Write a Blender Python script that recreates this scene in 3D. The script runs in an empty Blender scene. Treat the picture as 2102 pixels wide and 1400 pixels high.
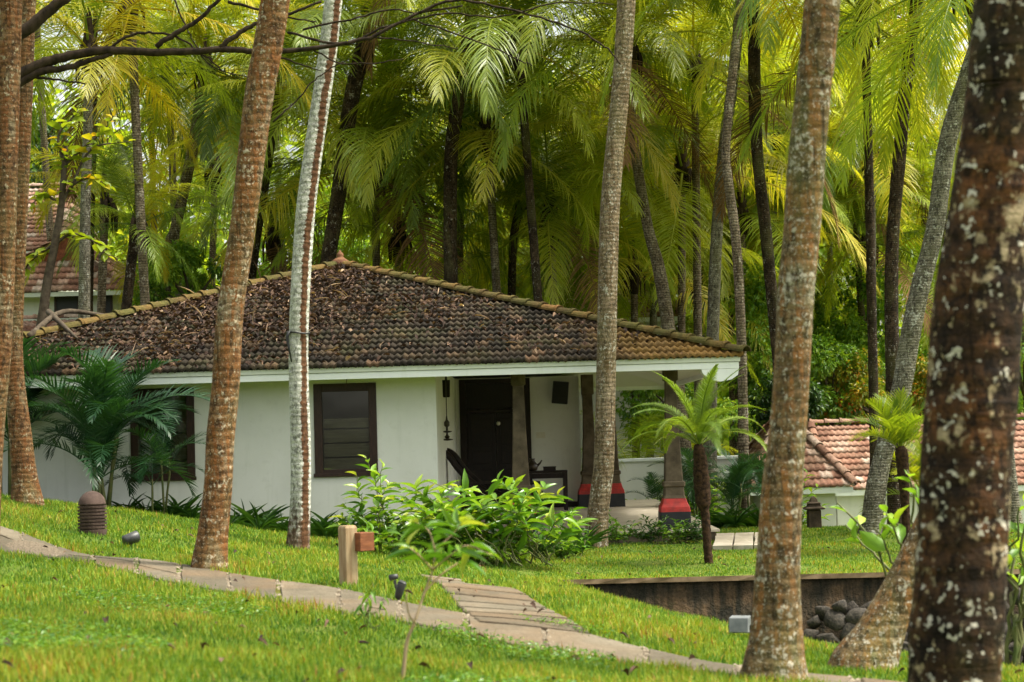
import bpy, math, random
import numpy as np
from mathutils import Vector, Matrix
random.seed(7); RNG = np.random.default_rng(7)
R = math.radians
scene = bpy.context.scene
COL = scene.collection

# ---------------------------------------------------------------- camera, sky, sun, exposure
PW, PH, F = 2102.0, 1400.0, 3780.0          # photo size and focal length in its pixels
EYE = 1.62                                  # eye height above the veranda floor (z = 0)
cam_d = bpy.data.cameras.new('camera'); cam = bpy.data.objects.new('camera', cam_d); COL.objects.link(cam)
CAMROT = Matrix.Rotation(R(90) + math.atan(190 / F), 3, 'X') @ Matrix.Rotation(R(-1.6), 3, 'Z')
cam.matrix_world = Matrix.Translation((0, 0, EYE)) @ CAMROT.to_4x4()
cam_d.sensor_width = 36; cam_d.lens = 36 * F / PW
cam_d.clip_start = 0.1; cam_d.clip_end = 2000
cam_d.dof.use_dof = True; cam_d.dof.focus_distance = 30.0; cam_d.dof.aperture_fstop = 3.4
scene.camera = cam

world = bpy.data.worlds.new('World'); scene.world = world; world.use_nodes = True
SUN_EL, SUN_AZ = 62, 96                     # azimuth clockwise from +Y (the sun stands to the right, a little in front of the cottage)
wn = world.node_tree; bg = wn.nodes['Background']
sky = wn.nodes.new('ShaderNodeTexSky'); sky.sky_type = 'NISHITA'; sky.sun_disc = False
sky.sun_elevation = R(SUN_EL); sky.sun_rotation = R(SUN_AZ); sky.dust_density = 5.0; sky.air_density = 1.0; sky.ozone_density = 0.6
hs_ = wn.nodes.new('ShaderNodeHueSaturation'); hs_.inputs['Saturation'].default_value = .42      # a thin bright overcast
tw = wn.nodes.new('ShaderNodeMix'); tw.data_type = 'RGBA'; tw.blend_type = 'MULTIPLY'; tw.inputs[0].default_value = 1; tw.inputs[7].default_value = (1.0, .985, .90, 1)
cn = wn.nodes.new('ShaderNodeTexNoise'); cn.inputs['Scale'].default_value = 3.5; cn.inputs['Detail'].default_value = 5; cr = wn.nodes.new('ShaderNodeValToRGB'); cr.color_ramp.elements[0].position = .38; cr.color_ramp.elements[1].position = .64
cr.color_ramp.elements[0].color = (.62, .64, .66, 1); cr.color_ramp.elements[1].color = (1.25, 1.25, 1.25, 1)
tcw = wn.nodes.new('ShaderNodeTexCoord'); mxw = wn.nodes.new('ShaderNodeMix'); mxw.data_type = 'RGBA'; mxw.blend_type = 'MULTIPLY'; mxw.inputs[0].default_value = 1
wn.links.new(tcw.outputs['Generated'], cn.inputs['Vector']); wn.links.new(cn.outputs['Fac'], cr.inputs['Fac']); wn.links.new(sky.outputs[0], mxw.inputs[6]); wn.links.new(cr.outputs['Color'], mxw.inputs[7]); wn.links.new(mxw.outputs[2], hs_.inputs['Color']); wn.links.new(hs_.outputs[0], tw.inputs[6]); wn.links.new(tw.outputs[2], bg.inputs['Color']); bg.inputs['Strength'].default_value = 0.15
sun_d = bpy.data.lights.new('sun', 'SUN'); sun = bpy.data.objects.new('sun', sun_d); COL.objects.link(sun)
sun_d.energy = 2.6; sun_d.angle = R(12); sun_d.color = (1.0, 0.95, 0.84)
_sd = Vector((math.sin(R(SUN_AZ)) * math.cos(R(SUN_EL)), math.cos(R(SUN_AZ)) * math.cos(R(SUN_EL)), math.sin(R(SUN_EL))))
sun.rotation_euler = (-_sd).to_track_quat('-Z', 'Y').to_euler()
vs = scene.view_settings; vs.view_transform = 'Standard'; vs.look = 'None'; vs.gamma = 1.0; vs.exposure = 1.5
cy = scene.cycles
cy.max_bounces = 8; cy.diffuse_bounces = 5; cy.glossy_bounces = 2; cy.transmission_bounces = 4; cy.transparent_max_bounces = 6
cy.caustics_reflective = False; cy.caustics_refractive = False; cy.use_denoising = True
try: cy.denoiser = 'OPENIMAGEDENOISE'
except Exception: pass

# ---------------------------------------------------------------- helpers: pixels to points, ground
def ray(px, py):
    return CAMROT @ Vector(((px - PW / 2) / F, (PH / 2 - py) / F, -1.0))
def at(px, py, d):
    r = ray(px, py); return Vector((0, 0, EYE)) + r * (d / r.y)
def ppm(d): return F / d

_ctrl = [at(*c) for c in [
    (0, 1400, 8), (830, 1400, 9), (1500, 1398, 10.8), (0, 1135, 17.5), (430, 1212, 14.8), (700, 1255, 13.4), (1000, 1320, 12),
    (1300, 1370, 11.2), (0, 1085, 19.5), (430, 1165, 16.2), (700, 1215, 14.8), (1000, 1275, 13.2), (1500, 1362, 11.6),
    (1700, 1395, 11), (55, 1032, 24), (0, 1022, 25), (190, 1102, 20), (300, 1060, 29.5), (600, 1098, 29.5), (610, 1130, 22.5),
    (1000, 1152, 25), (900, 1192, 20), (800, 1190, 18)]]
_ctrl += [Vector((x, y, EYE - 1.80)) for x in (0.8, 4, 8) for y in (22, 27, 32)] + [Vector(v) for v in (
    (0, 0, 0.05), (-5, 0, 0.3), (5, 0, -0.1), (-8, 9, .75), (6, 10, -.05), (-12, 26, 1.2), (-12, 38, 1.6), (-20, 50, 3.2), (-6, 47, .6), (2, 47, -.3), (8, 40, -1.0),
    (12, 48, -2.4), (20, 60, -2.2), (0, 65, .2), (-30, 80, 6), (0, 90, 2), (35, 90, 2), (14, 25, -.4), (-40, 30, 3), (40, 30, -1), (-60, 150, 12), (0, 150, 8), (60, 150, 8), (0, -60, -1), (-60, -40, 1), (60, -40, -2))]
_P = np.array([[c.x, c.y] for c in _ctrl]); _Z = np.array([c.z for c in _ctrl])
def _phi(d2): return np.sqrt(d2 + 4.0)
_n = len(_P)
_A = np.zeros((_n + 3, _n + 3)); _A[:_n, :_n] = _phi(((_P[:, None] - _P[None]) ** 2).sum(-1)) - 0.02 * np.eye(_n)
_A[:_n, _n] = 1; _A[:_n, _n + 1:] = _P; _A[_n, :_n] = 1; _A[_n + 1:, :_n] = _P.T
_Wt = np.linalg.solve(_A, np.concatenate([_Z, np.zeros(3)]))
WALL_Y, WALL_X0 = 21.7, 0.55
def ground_np(x, y):
    x = np.asarray(x, float); y = np.asarray(y, float)
    out = np.empty(x.shape); xf, yf = x.ravel(), y.ravel(); o = np.empty(xf.shape)
    for i in range(0, len(xf), 40000):
        a = xf[i:i + 40000]; b = yf[i:i + 40000]
        d2 = (a[:, None] - _P[None, :, 0]) ** 2 + (b[:, None] - _P[None, :, 1]) ** 2
        o[i:i + 40000] = _phi(d2) @ _Wt[:_n] + _Wt[_n] + _Wt[_n + 1] * a + _Wt[_n + 2] * b
    o += 0.015 * np.sin(xf * 1.7 + yf * .6) + 0.012 * np.sin(yf * 2.1 - xf * 1.1)
    dip = 1.15 * np.clip((xf - WALL_X0) / 3.2, 0, 1) ** 1.0 * np.clip((yf - 11) / (WALL_Y - 11), 0, 1) * (yf < WALL_Y)
    return (o - dip).reshape(x.shape)
def gz(x, y): return float(ground_np(np.array([x]), np.array([y]))[0])
def gp(px, py):
    """the point of the ground seen at a pixel"""
    r = ray(px, py); d = np.linspace(4.5, 60, 2200)
    x = r.x / r.y * d; z = EYE + r.z / r.y * d
    below = z < ground_np(x, d)
    i = int(np.argmax(below)) if below.any() else len(d) - 1
    return Vector((x[i], d[i], gz(x[i], d[i])))

# ---------------------------------------------------------------- helpers: objects
def tag(o, label=None, cat=None, group=None, kind=None):
    if label: o['label'] = label
    if cat: o['category'] = cat
    if group: o['group'] = group
    if kind: o['kind'] = kind
    return o
def empty(name, loc=(0, 0, 0), rz=0.0):
    o = bpy.data.objects.new(name, None); COL.objects.link(o); o.location = loc; o.rotation_euler = (0, 0, rz); o.empty_display_size = .2
    return o
def thing(name, label, cat, loc=(0, 0, 0), rz=0.0, group=None):
    return tag(empty(name, loc, rz), label, cat, group)
CHILD = {}
def link(name, me, parent=None, mat=None):
    o = bpy.data.objects.new(name, me); COL.objects.link(o)
    if mat is not None and len(me.materials) == 0: me.materials.append(mat)
    if parent is not None:
        o.parent = parent; CHILD.setdefault(parent.name, []).append(o)
    return o
def dup(root, loc, rz=0.0, scale=1.0, label=None):
    r = root.copy(); COL.objects.link(r); r.location = loc; r.rotation_euler = (0, 0, rz); r.scale = (scale,) * 3
    if label: r['label'] = label
    def rec(src, dst):
        for ch in CHILD.get(src.name, []):
            c = ch.copy(); COL.objects.link(c); c.parent = dst; CHILD.setdefault(dst.name, []).append(c); rec(ch, c)
    rec(root, r); return r

def np_mesh(name, V, faces, attrs=None, smooth=True, uv=None):
    """faces: list of (n,k) int arrays"""
    me = bpy.data.meshes.new(name); V = np.asarray(V, np.float32)
    me.vertices.add(len(V)); me.vertices.foreach_set('co', V.ravel())
    faces = [np.asarray(f, np.int32) for f in faces if len(f)]
    loops = np.concatenate([f.ravel() for f in faces]); tot = np.concatenate([np.full(len(f), f.shape[1], np.int32) for f in faces])
    start = np.concatenate([[0], np.cumsum(tot)[:-1]]).astype(np.int32)
    me.loops.add(len(loops)); me.loops.foreach_set('vertex_index', loops)
    me.polygons.add(len(tot)); me.polygons.foreach_set('loop_start', start); me.polygons.foreach_set('loop_total', tot)
    if smooth: me.polygons.foreach_set('use_smooth', np.ones(len(tot), bool))
    for k, a in (attrs or {}).items():
        at_ = me.attributes.new(k, 'FLOAT', 'POINT'); at_.data.foreach_set('value', np.asarray(a, np.float32))
    if uv is not None:
        u = me.uv_layers.new(name='UVMap'); u.data.foreach_set('uv', np.asarray(uv, np.float32)[loops].ravel())
    me.update(calc_edges=True); me.validate()
    return me

class MB:
    def __init__(s): s.v = []; s.f = []; s.t = []; s.tint = 0.5
    def add(s, vs, fs):
        b = len(s.v); s.v += [tuple(v) for v in vs]; s.f += [tuple(i + b for i in f) for f in fs]; s.t += [s.tint] * len(vs)
    def box(s, x0, x1, y0, y1, z0, z1):
        s.add([(x0, y0, z0), (x1, y0, z0), (x1, y1, z0), (x0, y1, z0), (x0, y0, z1), (x1, y0, z1), (x1, y1, z1), (x0, y1, z1)],
              [(0, 3, 2, 1), (4, 5, 6, 7), (0, 1, 5, 4), (1, 2, 6, 5), (2, 3, 7, 6), (3, 0, 4, 7)])
    def loft(s, rings, cap=True):
        n = len(rings[0]); vs = [v for r in rings for v in r]; fs = []
        for i in range(len(rings) - 1):
            for j in range(n):
                a = i * n + j; b = i * n + (j + 1) % n; fs.append((a, b, b + n, a + n))
        if cap: fs.append(tuple(range(n))[::-1]); fs.append(tuple((len(rings) - 1) * n + k for k in range(n)))
        s.add(vs, fs)
    def square(s, cx, cy, prof, ch=0.12):
        rings = []
        for z, h in prof:
            c = h * ch
            rings.append([(cx + a, cy + b, z) for a, b in ((h - c, -h), (h, -h + c), (h, h - c), (h - c, h), (-h + c, h), (-h, h - c), (-h, -h + c), (-h + c, -h))])
        s.loft(rings)
    def lathe(s, cx, cy, prof, n=16):
        s.loft([[(cx + r * math.cos(2 * math.pi * k / n), cy + r * math.sin(2 * math.pi * k / n), z) for k in range(n)] for z, r in prof])
    def tube(s, pts, rad, n=6):
        pts = [Vector(p) for p in pts]; rings = []
        if not hasattr(rad, '__len__'): rad = [rad] * len(pts)
        for i, p in enumerate(pts):
            t = (pts[min(i + 1, len(pts) - 1)] - pts[max(i - 1, 0)]).normalized()
            a = t.cross(Vector((0, 0, 1))) if abs(t.z) < .9 else t.cross(Vector((0, 1, 0)))
            a.normalize(); b = a.cross(t)
            rings.append([p + (a * math.cos(2 * math.pi * k / n) + b * math.sin(2 * math.pi * k / n)) * rad[i] for k in range(n)])
        s.loft(rings)
    def build(s, name, mat, parent=None, origin=None, smooth=False, bevel=0):
        me = bpy.data.meshes.new(name); v = s.v
        if origin is not None: v = [(a - origin[0], b - origin[1], c - origin[2]) for a, b, c in v]
        me.from_pydata(v, [], s.f); me.update()
        at_ = me.attributes.new('tint', 'FLOAT', 'POINT'); at_.data.foreach_set('value', s.t)
        if smooth: me.polygons.foreach_set('use_smooth', [True] * len(me.polygons))
        o = link(name, me, parent, mat)
        if bevel:
            m = o.modifiers.new('bevel', 'BEVEL'); m.width = bevel; m.segments = 2; m.limit_method = 'ANGLE'
        return o

def spline(pts, step=None, n=None):
    """Catmull-Rom through rows of numbers"""
    P = np.array(pts, float); Q = np.vstack([2 * P[0] - P[1], P, 2 * P[-1] - P[-2]]); out = []
    for i in range(1, len(Q) - 2):
        L = np.linalg.norm(Q[i + 1][:3] - Q[i][:3]); k = n or max(2, int(L / step))
        t = np.linspace(0, 1, k, endpoint=False)[:, None]
        a, b, c, d = Q[i - 1], Q[i], Q[i + 1], Q[i + 2]
        out.append(0.5 * (2 * b + (c - a) * t + (2 * a - 5 * b + 4 * c - d) * t ** 2 + (3 * b - a - 3 * c + d) * t ** 3))
    out.append(P[-1][None]); return np.vstack(out)

# ---------------------------------------------------------------- helpers: materials
class NT:
    def __init__(s, name):
        s.m = bpy.data.materials.new(name); s.m.use_nodes = True; s.t = s.m.node_tree; s.t.nodes.clear()
        s.out = s.t.nodes.new('ShaderNodeOutputMaterial')
    def n(s, typ, props=None, **inp):
        nd = s.t.nodes.new('ShaderNode' + typ)
        for k, v in (props or {}).items(): setattr(nd, k, v)
        for k, v in inp.items(): s.set(nd.inputs[k.replace('_', ' ')], v)
        return nd
    def set(s, i, v):
        if isinstance(v, bpy.types.NodeSocket): s.t.links.new(v, i)
        else:
            if isinstance(v, (tuple, list)) and len(v) == 3 and i.type == 'RGBA': v = (*v, 1)
            i.default_value = v
    def coord(s, which='Object', scale=None):
        c = s.n('TexCoord').outputs[which]
        if scale is not None:
            mp = s.n('Mapping', Vector=c); mp.inputs['Scale'].default_value = scale; c = mp.outputs[0]
        return c
    def noise(s, vec, scale, detail=4, rough=.55, dist=0.0):
        return s.n('TexNoise', Vector=vec, Scale=scale, Detail=detail, Roughness=rough, Distortion=dist).outputs['Fac']
    def ramp(s, fac, stops, interp='LINEAR'):
        nd = s.n('ValToRGB', Fac=fac); cr = nd.color_ramp; cr.interpolation = interp
        while len(cr.elements) < len(stops): cr.elements.new(0.5)
        for e, (p, c) in zip(cr.elements, stops):
            e.position = p; e.color = (*c, 1) if hasattr(c, '__len__') else (c, c, c, 1)
        return nd.outputs['Color']
    def mix(s, fac, a, b, blend='MIX'):
        nd = s.n('Mix', {'data_type': 'RGBA', 'blend_type': blend}); s.set(nd.inputs[0], fac); s.set(nd.inputs[6], a); s.set(nd.inputs[7], b)
        return nd.outputs[2]
    def math(s, op, a, b=0.0, clamp=False):
        nd = s.n('Math', {'operation': op, 'use_clamp': clamp}); s.set(nd.inputs[0], a); s.set(nd.inputs[1], b); return nd.outputs[0]
    def attr(s, name): return s.n('Attribute', {'attribute_name': name}).outputs['Fac']
    def bump(s, h, strength=.5, dist=.02): return s.n('Bump', Height=h, Strength=strength, Distance=dist).outputs[0]
    def finish(s, color, rough=.7, spec=.3, normal=None, **kw):
        p = s.n('BsdfPrincipled', Base_Color=color, Roughness=rough, **kw); p.inputs['Specular IOR Level'].default_value = spec
        if normal is not None: s.set(p.inputs['Normal'], normal)
        s.t.links.new(p.outputs[0], s.out.inputs[0]); return s.m

def leaf_mat(name, stops, trans=.35, rough=.4, spec=.4, obj_rand=.0, tcol=(1.55, 1.42, .5)):
    t = NT(name); f = t.attr('tint')
    if obj_rand:
        rnd = t.n('ObjectInfo').outputs['Random']
        f = t.math('ADD', t.math('MULTIPLY', f, 1 - obj_rand), t.math('MULTIPLY', rnd, obj_rand))
    c = t.ramp(f, stops)
    p = t.n('BsdfPrincipled', Base_Color=c, Roughness=rough); p.inputs['Specular IOR Level'].default_value = spec
    tc = t.mix(1.0, c, tcol, 'MULTIPLY')
    tr = t.n('BsdfTranslucent', Color=tc)
    mx = t.n('MixShader', Fac=trans); t.t.links.new(p.outputs[0], mx.inputs[1]); t.t.links.new(tr.outputs[0], mx.inputs[2])
    t.t.links.new(mx.outputs[0], t.out.inputs[0]); return t.m

def trunk_mat(name, cols, lichen=(.5, .5, .46), amount=.5, patch=20.0, ring=14.0, ring_dark=.3, stripe=None, streak=None, bumpd=.012, moss=(.13, .13, .05), moss_amt=.4, spots=None, mott=.85):
    """ringed palm bark: mottled colours, many small lichen patches, faint ring scars, optional stripe of bare bark (u0, u1, colour)"""
    t = NT(name); oc = t.coord('Object')
    big = t.noise(t.coord('Object', (1, 1, .55)), 4.5, 6, .68)
    c = t.ramp(big, [(.36, cols[0]), (.5, cols[1]), (.63, cols[2])])
    mid = t.noise(t.coord('Object', (1.3, 1.3, .8)), 17, 4, .65)
    c = t.mix(t.ramp(mid, [(.40, mott), (.52, 0.0)]), c, tuple(x * .38 for x in cols[0]))
    band = t.noise(t.coord('Object', (1.5, 1.5, 11)), 3.0, 5, .65)
    c = t.mix(t.ramp(band, [(.5, 0.0), (.72, .8 * mott)]), c, tuple(x * .35 for x in cols[0]))
    if streak:
        st = t.noise(t.coord('Object', (9, 9, 1.1)), 1.8, 5, .65)
        c = t.mix(t.ramp(st, [(.50, 0.0), (.60, .9)]), c, streak)
    mo = t.noise(t.coord('Object', (1, 1, .35)), 2.4, 4, .6)
    c = t.mix(t.ramp(mo, [(.5, 0.0), (.68, moss_amt)]), c, moss)
    l1 = t.noise(t.coord('Object', (1, 1, .75)), patch, 4, .6, .3)
    l2 = t.noise(oc, patch * .2, 3)
    lf = t.math('ADD', l1, t.math('MULTIPLY', t.math('SUBTRACT', l2, .5), .6))
    th = .74 - .3 * amount
    c = t.mix(t.ramp(lf, [(th, 0.0), (th + .07, .85)]), c, lichen)
    l3 = t.noise(t.coord('Object', (1, 1, .8)), patch * 2.1, 3, .6)
    c = t.mix(t.ramp(l3, [(th + .02, 0.0), (th + .08, .7)]), c, tuple(min(.8, x * 1.15) for x in lichen))
    fine = t.noise(oc, 70, 3, .6)
    if spots:
        dv = t.n('MixRGB', {'blend_type': 'LINEAR_LIGHT'}, Fac=.10); t.t.links.new(oc, dv.inputs[1]); t.t.links.new(t.n('TexNoise', Vector=oc, Scale=22.0).outputs['Color'], dv.inputs[2])
        vo = t.n('TexVoronoi', Vector=dv.outputs[0], Scale=spots[0]); sel = t.n('SeparateXYZ', Vector=vo.outputs['Color']).outputs[0]
        rad = t.math('MULTIPLY', t.math('SUBTRACT', sel, .28), spots[1])
        e = t.math('SUBTRACT', rad, vo.outputs['Distance']); c = t.mix(t.ramp(e, [(.0, 0.0), (.08, .9)]), c, spots[2])
    c = t.mix(.5, c, t.ramp(fine, [(.3, .22), (.7, .78)]), 'OVERLAY')
    wv = t.n('TexWave', {'wave_type': 'BANDS', 'bands_direction': 'Z', 'wave_profile': 'SIN'}, Vector=oc, Scale=ring / 6.2832 * 2, Distortion=4.0, Detail=3.5, Detail_Scale=2.2).outputs['Fac']
    c = t.mix(t.math('MULTIPLY', t.ramp(wv, [(.0, 1.0), (.16, 0.0)]), ring_dark), c, tuple(x * .25 for x in cols[0]))
    if stripe:
        u0, u1, scol = stripe
        sp = t.n('SeparateXYZ', Vector=t.coord('UV')); u = sp.outputs[0]; v = sp.outputs[1]
        cmb = t.n('CombineXYZ'); t.t.links.new(v, cmb.inputs[2])
        wob = t.math('MULTIPLY', t.math('SUBTRACT', t.noise(cmb.outputs[0], .6, 3, .6), .5), .25)
        wob = t.math('ADD', wob, t.math('MULTIPLY', t.math('SUBTRACT', t.noise(t.coord('Object', (1, 1, 2.2)), 10, 5, .75), .5), .16))
        uu = t.math('ADD', u, wob)
        a = t.ramp(uu, [(u0, 0.0), (u0 + .012, 1.0), (u1, 1.0), (min(1, u1 + .012), 0.0)])
        low = t.ramp(t.math('ADD', v, t.math('MULTIPLY', t.math('SUBTRACT', mid, .5), 1.6)), [(.35, .9), (.75, 0.0)])
        a = t.math('MAXIMUM', a, low)
        sc = t.mix(t.ramp(mid, [(.4, 0.0), (.6, 1.0)]), tuple(x * .5 for x in scol), scol)
        c = t.mix(a, c, sc)
    cr_ = t.noise(t.coord('Object', (16, 16, .9)), 1.6, 4, .7); c = t.mix(t.ramp(cr_, [(.60, 0.0), (.66, .75 * mott)]), c, tuple(x * .18 for x in cols[0]))
    h = t.math('ADD', t.math('MULTIPLY', wv, .5), t.math('ADD', t.math('MULTIPLY', fine, .5), t.math('ADD', t.math('MULTIPLY', l1, .6), t.math('MULTIPLY', band, .8))))
    return t.finish(c, .9, .15, t.bump(h, .8, bumpd))

def plain_mat(name, c1, c2, scale=6, rough=.75, spec=.3, bump=.0, stretch=(1, 1, 1), detail=5):
    t = NT(name); nz = t.noise(t.coord('Object', stretch), scale, detail, .6)
    return t.finish(t.ramp(nz, [(.35, c1), (.65, c2)]), rough, spec, t.bump(nz, bump, .02) if bump else None)

M = {}
# setting and buildings
def _wall_mat(name, c, dirt, stain):
    t = NT(name); oc = t.coord('Object')
    a = t.noise(oc, 1.1, 5, .6); b = t.noise(t.coord('Object', (6, 6, .5)), 1.2, 4)
    col = t.mix(t.ramp(a, [(.4, 0.0), (.75, .35)]), c, dirt); col = t.mix(t.ramp(b, [(.58, 0.0), (.8, stain)]), col, dirt)
    if name == 'white_plaster':                     # rain splash and mildew near the ground and faint runs
        z = t.math('ADD', t.n('SeparateXYZ', Vector=oc).outputs[2], t.math('MULTIPLY', a, .9)); col = t.mix(t.ramp(t.math('ADD', t.math('MULTIPLY', z, .5), .25), [(.32, .75), (.62, 0.0)]), col, (.28, .29, .20))
        col = t.mix(t.ramp(t.noise(oc, 5, 5, .7), [(.55, 0.0), (.75, .35)]), col, (.50, .50, .43))
    return t.finish(col, .85, .2, t.bump(t.noise(oc, 40, 3), .15, .006))
M['wall'] = _wall_mat('white_plaster', (.73, .73, .68), (.46, .47, .40), .35)
M['fascia'] = _wall_mat('white_painted_board', (.80, .83, .82), (.58, .62, .52), .4)
M['fascia_top'] = _wall_mat('weathered_painted_board', (.66, .69, .60), (.42, .47, .34), .5)
M['ceiling'] = _wall_mat('ceiling_plaster', (.62, .60, .55), (.5, .48, .42), .2)
M['wood_dark'] = plain_mat('dark_wood', (.008, .005, .004), (.02, .010, .007), 9, .5, .3, .2, (6, 6, 1))
M['wood_door'] = plain_mat('door_wood', (.007, .005, .0045), (.018, .010, .008), 7, .5, .35, .2, (7, 7, 1))
M['frame'] = plain_mat('window_wood', (.018, .008, .005), (.042, .018, .010), 8, .5, .35, .2, (6, 6, 1))
M['column'] = plain_mat('column_stone', (.06, .045, .028), (.13, .10, .065), 5, .8, .2, .3)
M['red'] = plain_mat('red_paint', (.26, .02, .014), (.48, .028, .02), 11, .5, .4)
M['black'] = plain_mat('black_paint', (.008, .009, .011), (.02, .021, .024), 5, .5, .4)
M['floor'] = plain_mat('veranda_stone', (.34, .29, .22), (.46, .41, .33), 3, .55, .4, .1)
M['plinth'] = plain_mat('plinth_stone', (.06, .05, .035), (.15, .12, .085), 4, .9, .15, .5)
M['brass'] = plain_mat('old_brass', (.02, .014, .008), (.05, .035, .015), 9, .4, .5)
M['plastic_black'] = plain_mat('black_plastic', (.008, .008, .009), (.014, .014, .015), 9, .45, .4)
M['metal'] = plain_mat('grey_metal', (.10, .11, .115), (.18, .19, .195), 12, .5, .5)
M['metal_dark'] = plain_mat('dark_metal', (.02, .022, .022), (.05, .052, .05), 12, .45, .5)
M['post'] = plain_mat('weathered_post_wood', (.26, .165, .085), (.42, .32, .19), 3.5, .75, .2, .3, (6, 6, .8))
M['lampwood'] = plain_mat('red_brown_wood', (.16, .055, .022), (.25, .09, .035), 5, .6, .3, .2, (2, 2, 7))
M['cream'] = plain_mat('cream_cloth', (.20, .17, .10), (.30, .26, .17), 3, .85, .1, .2, (1, 1, 9))
M['switch'] = plain_mat('ivory_plastic', (.60, .57, .47), (.66, .63, .52), 5, .5, .4)
def _glass():
    t = NT('window_glass'); nz = t.noise(t.coord('Object'), .9, 2)
    gl = t.n('BsdfGlossy', Color=(1, 1, 1), Roughness=.015, Normal=t.bump(nz, .08, .05)); tr = t.n('BsdfTransparent', Color=(.85, .87, .85))
    fr = t.n('Fresnel', IOR=1.52).outputs[0]; mx = t.n('MixShader', Fac=t.math('ADD', fr, .03))
    t.t.links.new(tr.outputs[0], mx.inputs[1]); t.t.links.new(gl.outputs[0], mx.inputs[2]); t.t.links.new(mx.outputs[0], t.out.inputs[0]); return t.m
M['glass'] = _glass()
def _tile(name, stops, moss, mamt, gold=None):
    t = NT(name); oc = t.coord('Object'); c = t.ramp(t.attr('tint'), stops)
    n1 = t.noise(oc, 1.3, 5, .65); n2 = t.noise(oc, 14, 4, .6)
    c = t.mix(t.ramp(n1, [(.62 - mamt * .4, 0.0), (.85 - mamt * .3, .8)]), c, moss)
    if gold:                                        # the damp right corner is overgrown with golden moss
        gx0 = t.math('ADD', t.n('SeparateXYZ', Vector=oc).outputs[0], t.math('MULTIPLY', t.math('SUBTRACT', n1, .5), 3.5))
        c = t.mix(t.ramp(t.math('DIVIDE', gx0, 10.0), [(gold / 10, 0.0), (gold / 10 + .22, .9)]), c, (.19, .11, .03))
    c = t.mix(.6, c, t.ramp(n2, [(.3, .2), (.7, .8)]), 'OVERLAY')
    return t.finish(c, .9, .15, t.bump(n2, .6, .02))
M['tile_old'] = _tile('old_mossy_tile', [(0, (.016, .013, .010)), (.5, (.034, .026, .018)), (.85, (.06, .044, .028)), (1, (.10, .06, .035))], (.04, .042, .016), .35, 4.3)
M['tile_red'] = _tile('faded_red_tile', [(0, (.13, .065, .045)), (.5, (.245, .125, .085)), (.85, (.34, .22, .165)), (1, (.44, .36, .30))], (.17, .12, .08), .4)
M['cap_moss'] = _tile('mossy_ridge_tile', [(0, (.06, .038, .016)), (.6, (.10, .062, .02)), (1, (.17, .085, .03))], (.062, .066, .016), .8)
M['terracotta'] = plain_mat('terracotta', (.11, .05, .028), (.20, .10, .05), 7, .85, .15, .2)
def _slab(name, a, b):
    t = NT(name); oc = t.coord('Object'); n1 = t.noise(oc, 2.2, 5, .65); n2 = t.noise(oc, 30, 4, .6)
    c = t.mix(t.math('MULTIPLY', t.attr('tint'), .8), t.ramp(n1, [(.3, a), (.7, b)]), tuple(x * .62 for x in a))
    c = t.mix(t.ramp(t.noise(oc, .8, 3), [(.5, 0.0), (.72, .6)]), c, (.20, .12, .06))
    c = t.mix(.4, c, t.ramp(n2, [(.3, .25), (.7, .75)]), 'OVERLAY')
    return t.finish(c, .85, .2, t.bump(t.math('ADD', n1, n2), .4, .02))
M['slab'] = _slab('path_stone', (.105, .088, .06), (.205, .172, .122))
M['gravel'] = plain_mat('joint_gravel', (.07, .055, .04), (.26, .21, .15), 45, .95, .1, .8)
M['pebble'] = plain_mat('pale_pebble', (.10, .08, .055), (.30, .25, .18), 25, .8, .2)
def _retain():
    t = NT('stained_dark_plaster'); oc = t.coord('Object'); a = t.noise(oc, 2.6, 6, .7); b = t.noise(t.coord('Object', (5, 5, .7)), 1.6, 5, .65); f = t.noise(oc, 24, 4, .65)
    c = t.ramp(a, [(.34, (.018, .016, .011)), (.48, (.048, .036, .022)), (.6, (.085, .055, .03)), (.72, (.032, .036, .014))])
    c = t.mix(t.ramp(b, [(.45, 0.0), (.62, .85)]), c, (.012, .013, .009)); c = t.mix(t.ramp(t.noise(t.coord('Object', (7, 7, 1.2)), 1.1, 4), [(.62, 0.0), (.72, .5)]), c, (.13, .085, .04))
    c = t.mix(.5, c, t.ramp(f, [(.3, .2), (.7, .8)]), 'OVERLAY'); return t.finish(c, .9, .15, t.bump(t.math('ADD', a, f), 1.0, .06))
M['retain'] = _retain()
M['coping'] = plain_mat('earthy_coping', (.09, .062, .035), (.19, .135, .085), 5, .9, .1, .3)
M['stone'] = plain_mat('rubble_stone', (.018, .017, .014), (.065, .054, .042), 5, .85, .25, .6)
M['stone_lamp'] = plain_mat('carved_stone', (.05, .032, .026), (.10, .066, .054), 9, .85, .2, .3)
M['lantern'] = plain_mat('dark_lantern_stone', (.035, .026, .018), (.085, .062, .042), 7, .9, .15, .4)
def _soil():
    t = NT('lawn_soil'); oc = t.coord('Object'); a = t.noise(oc, .9, 5, .6); b = t.noise(oc, 22, 4, .65)
    c = t.ramp(a, [(.3, (.07, .115, .014)), (.55, (.105, .15, .02)), (.75, (.17, .13, .035))])
    c = t.mix(t.ramp(b, [(.45, 0.0), (.7, .8)]), c, (.05, .06, .012))
    return t.finish(c, .95, .1, t.bump(b, .8, .03))
M['soil'] = _soil()
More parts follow.
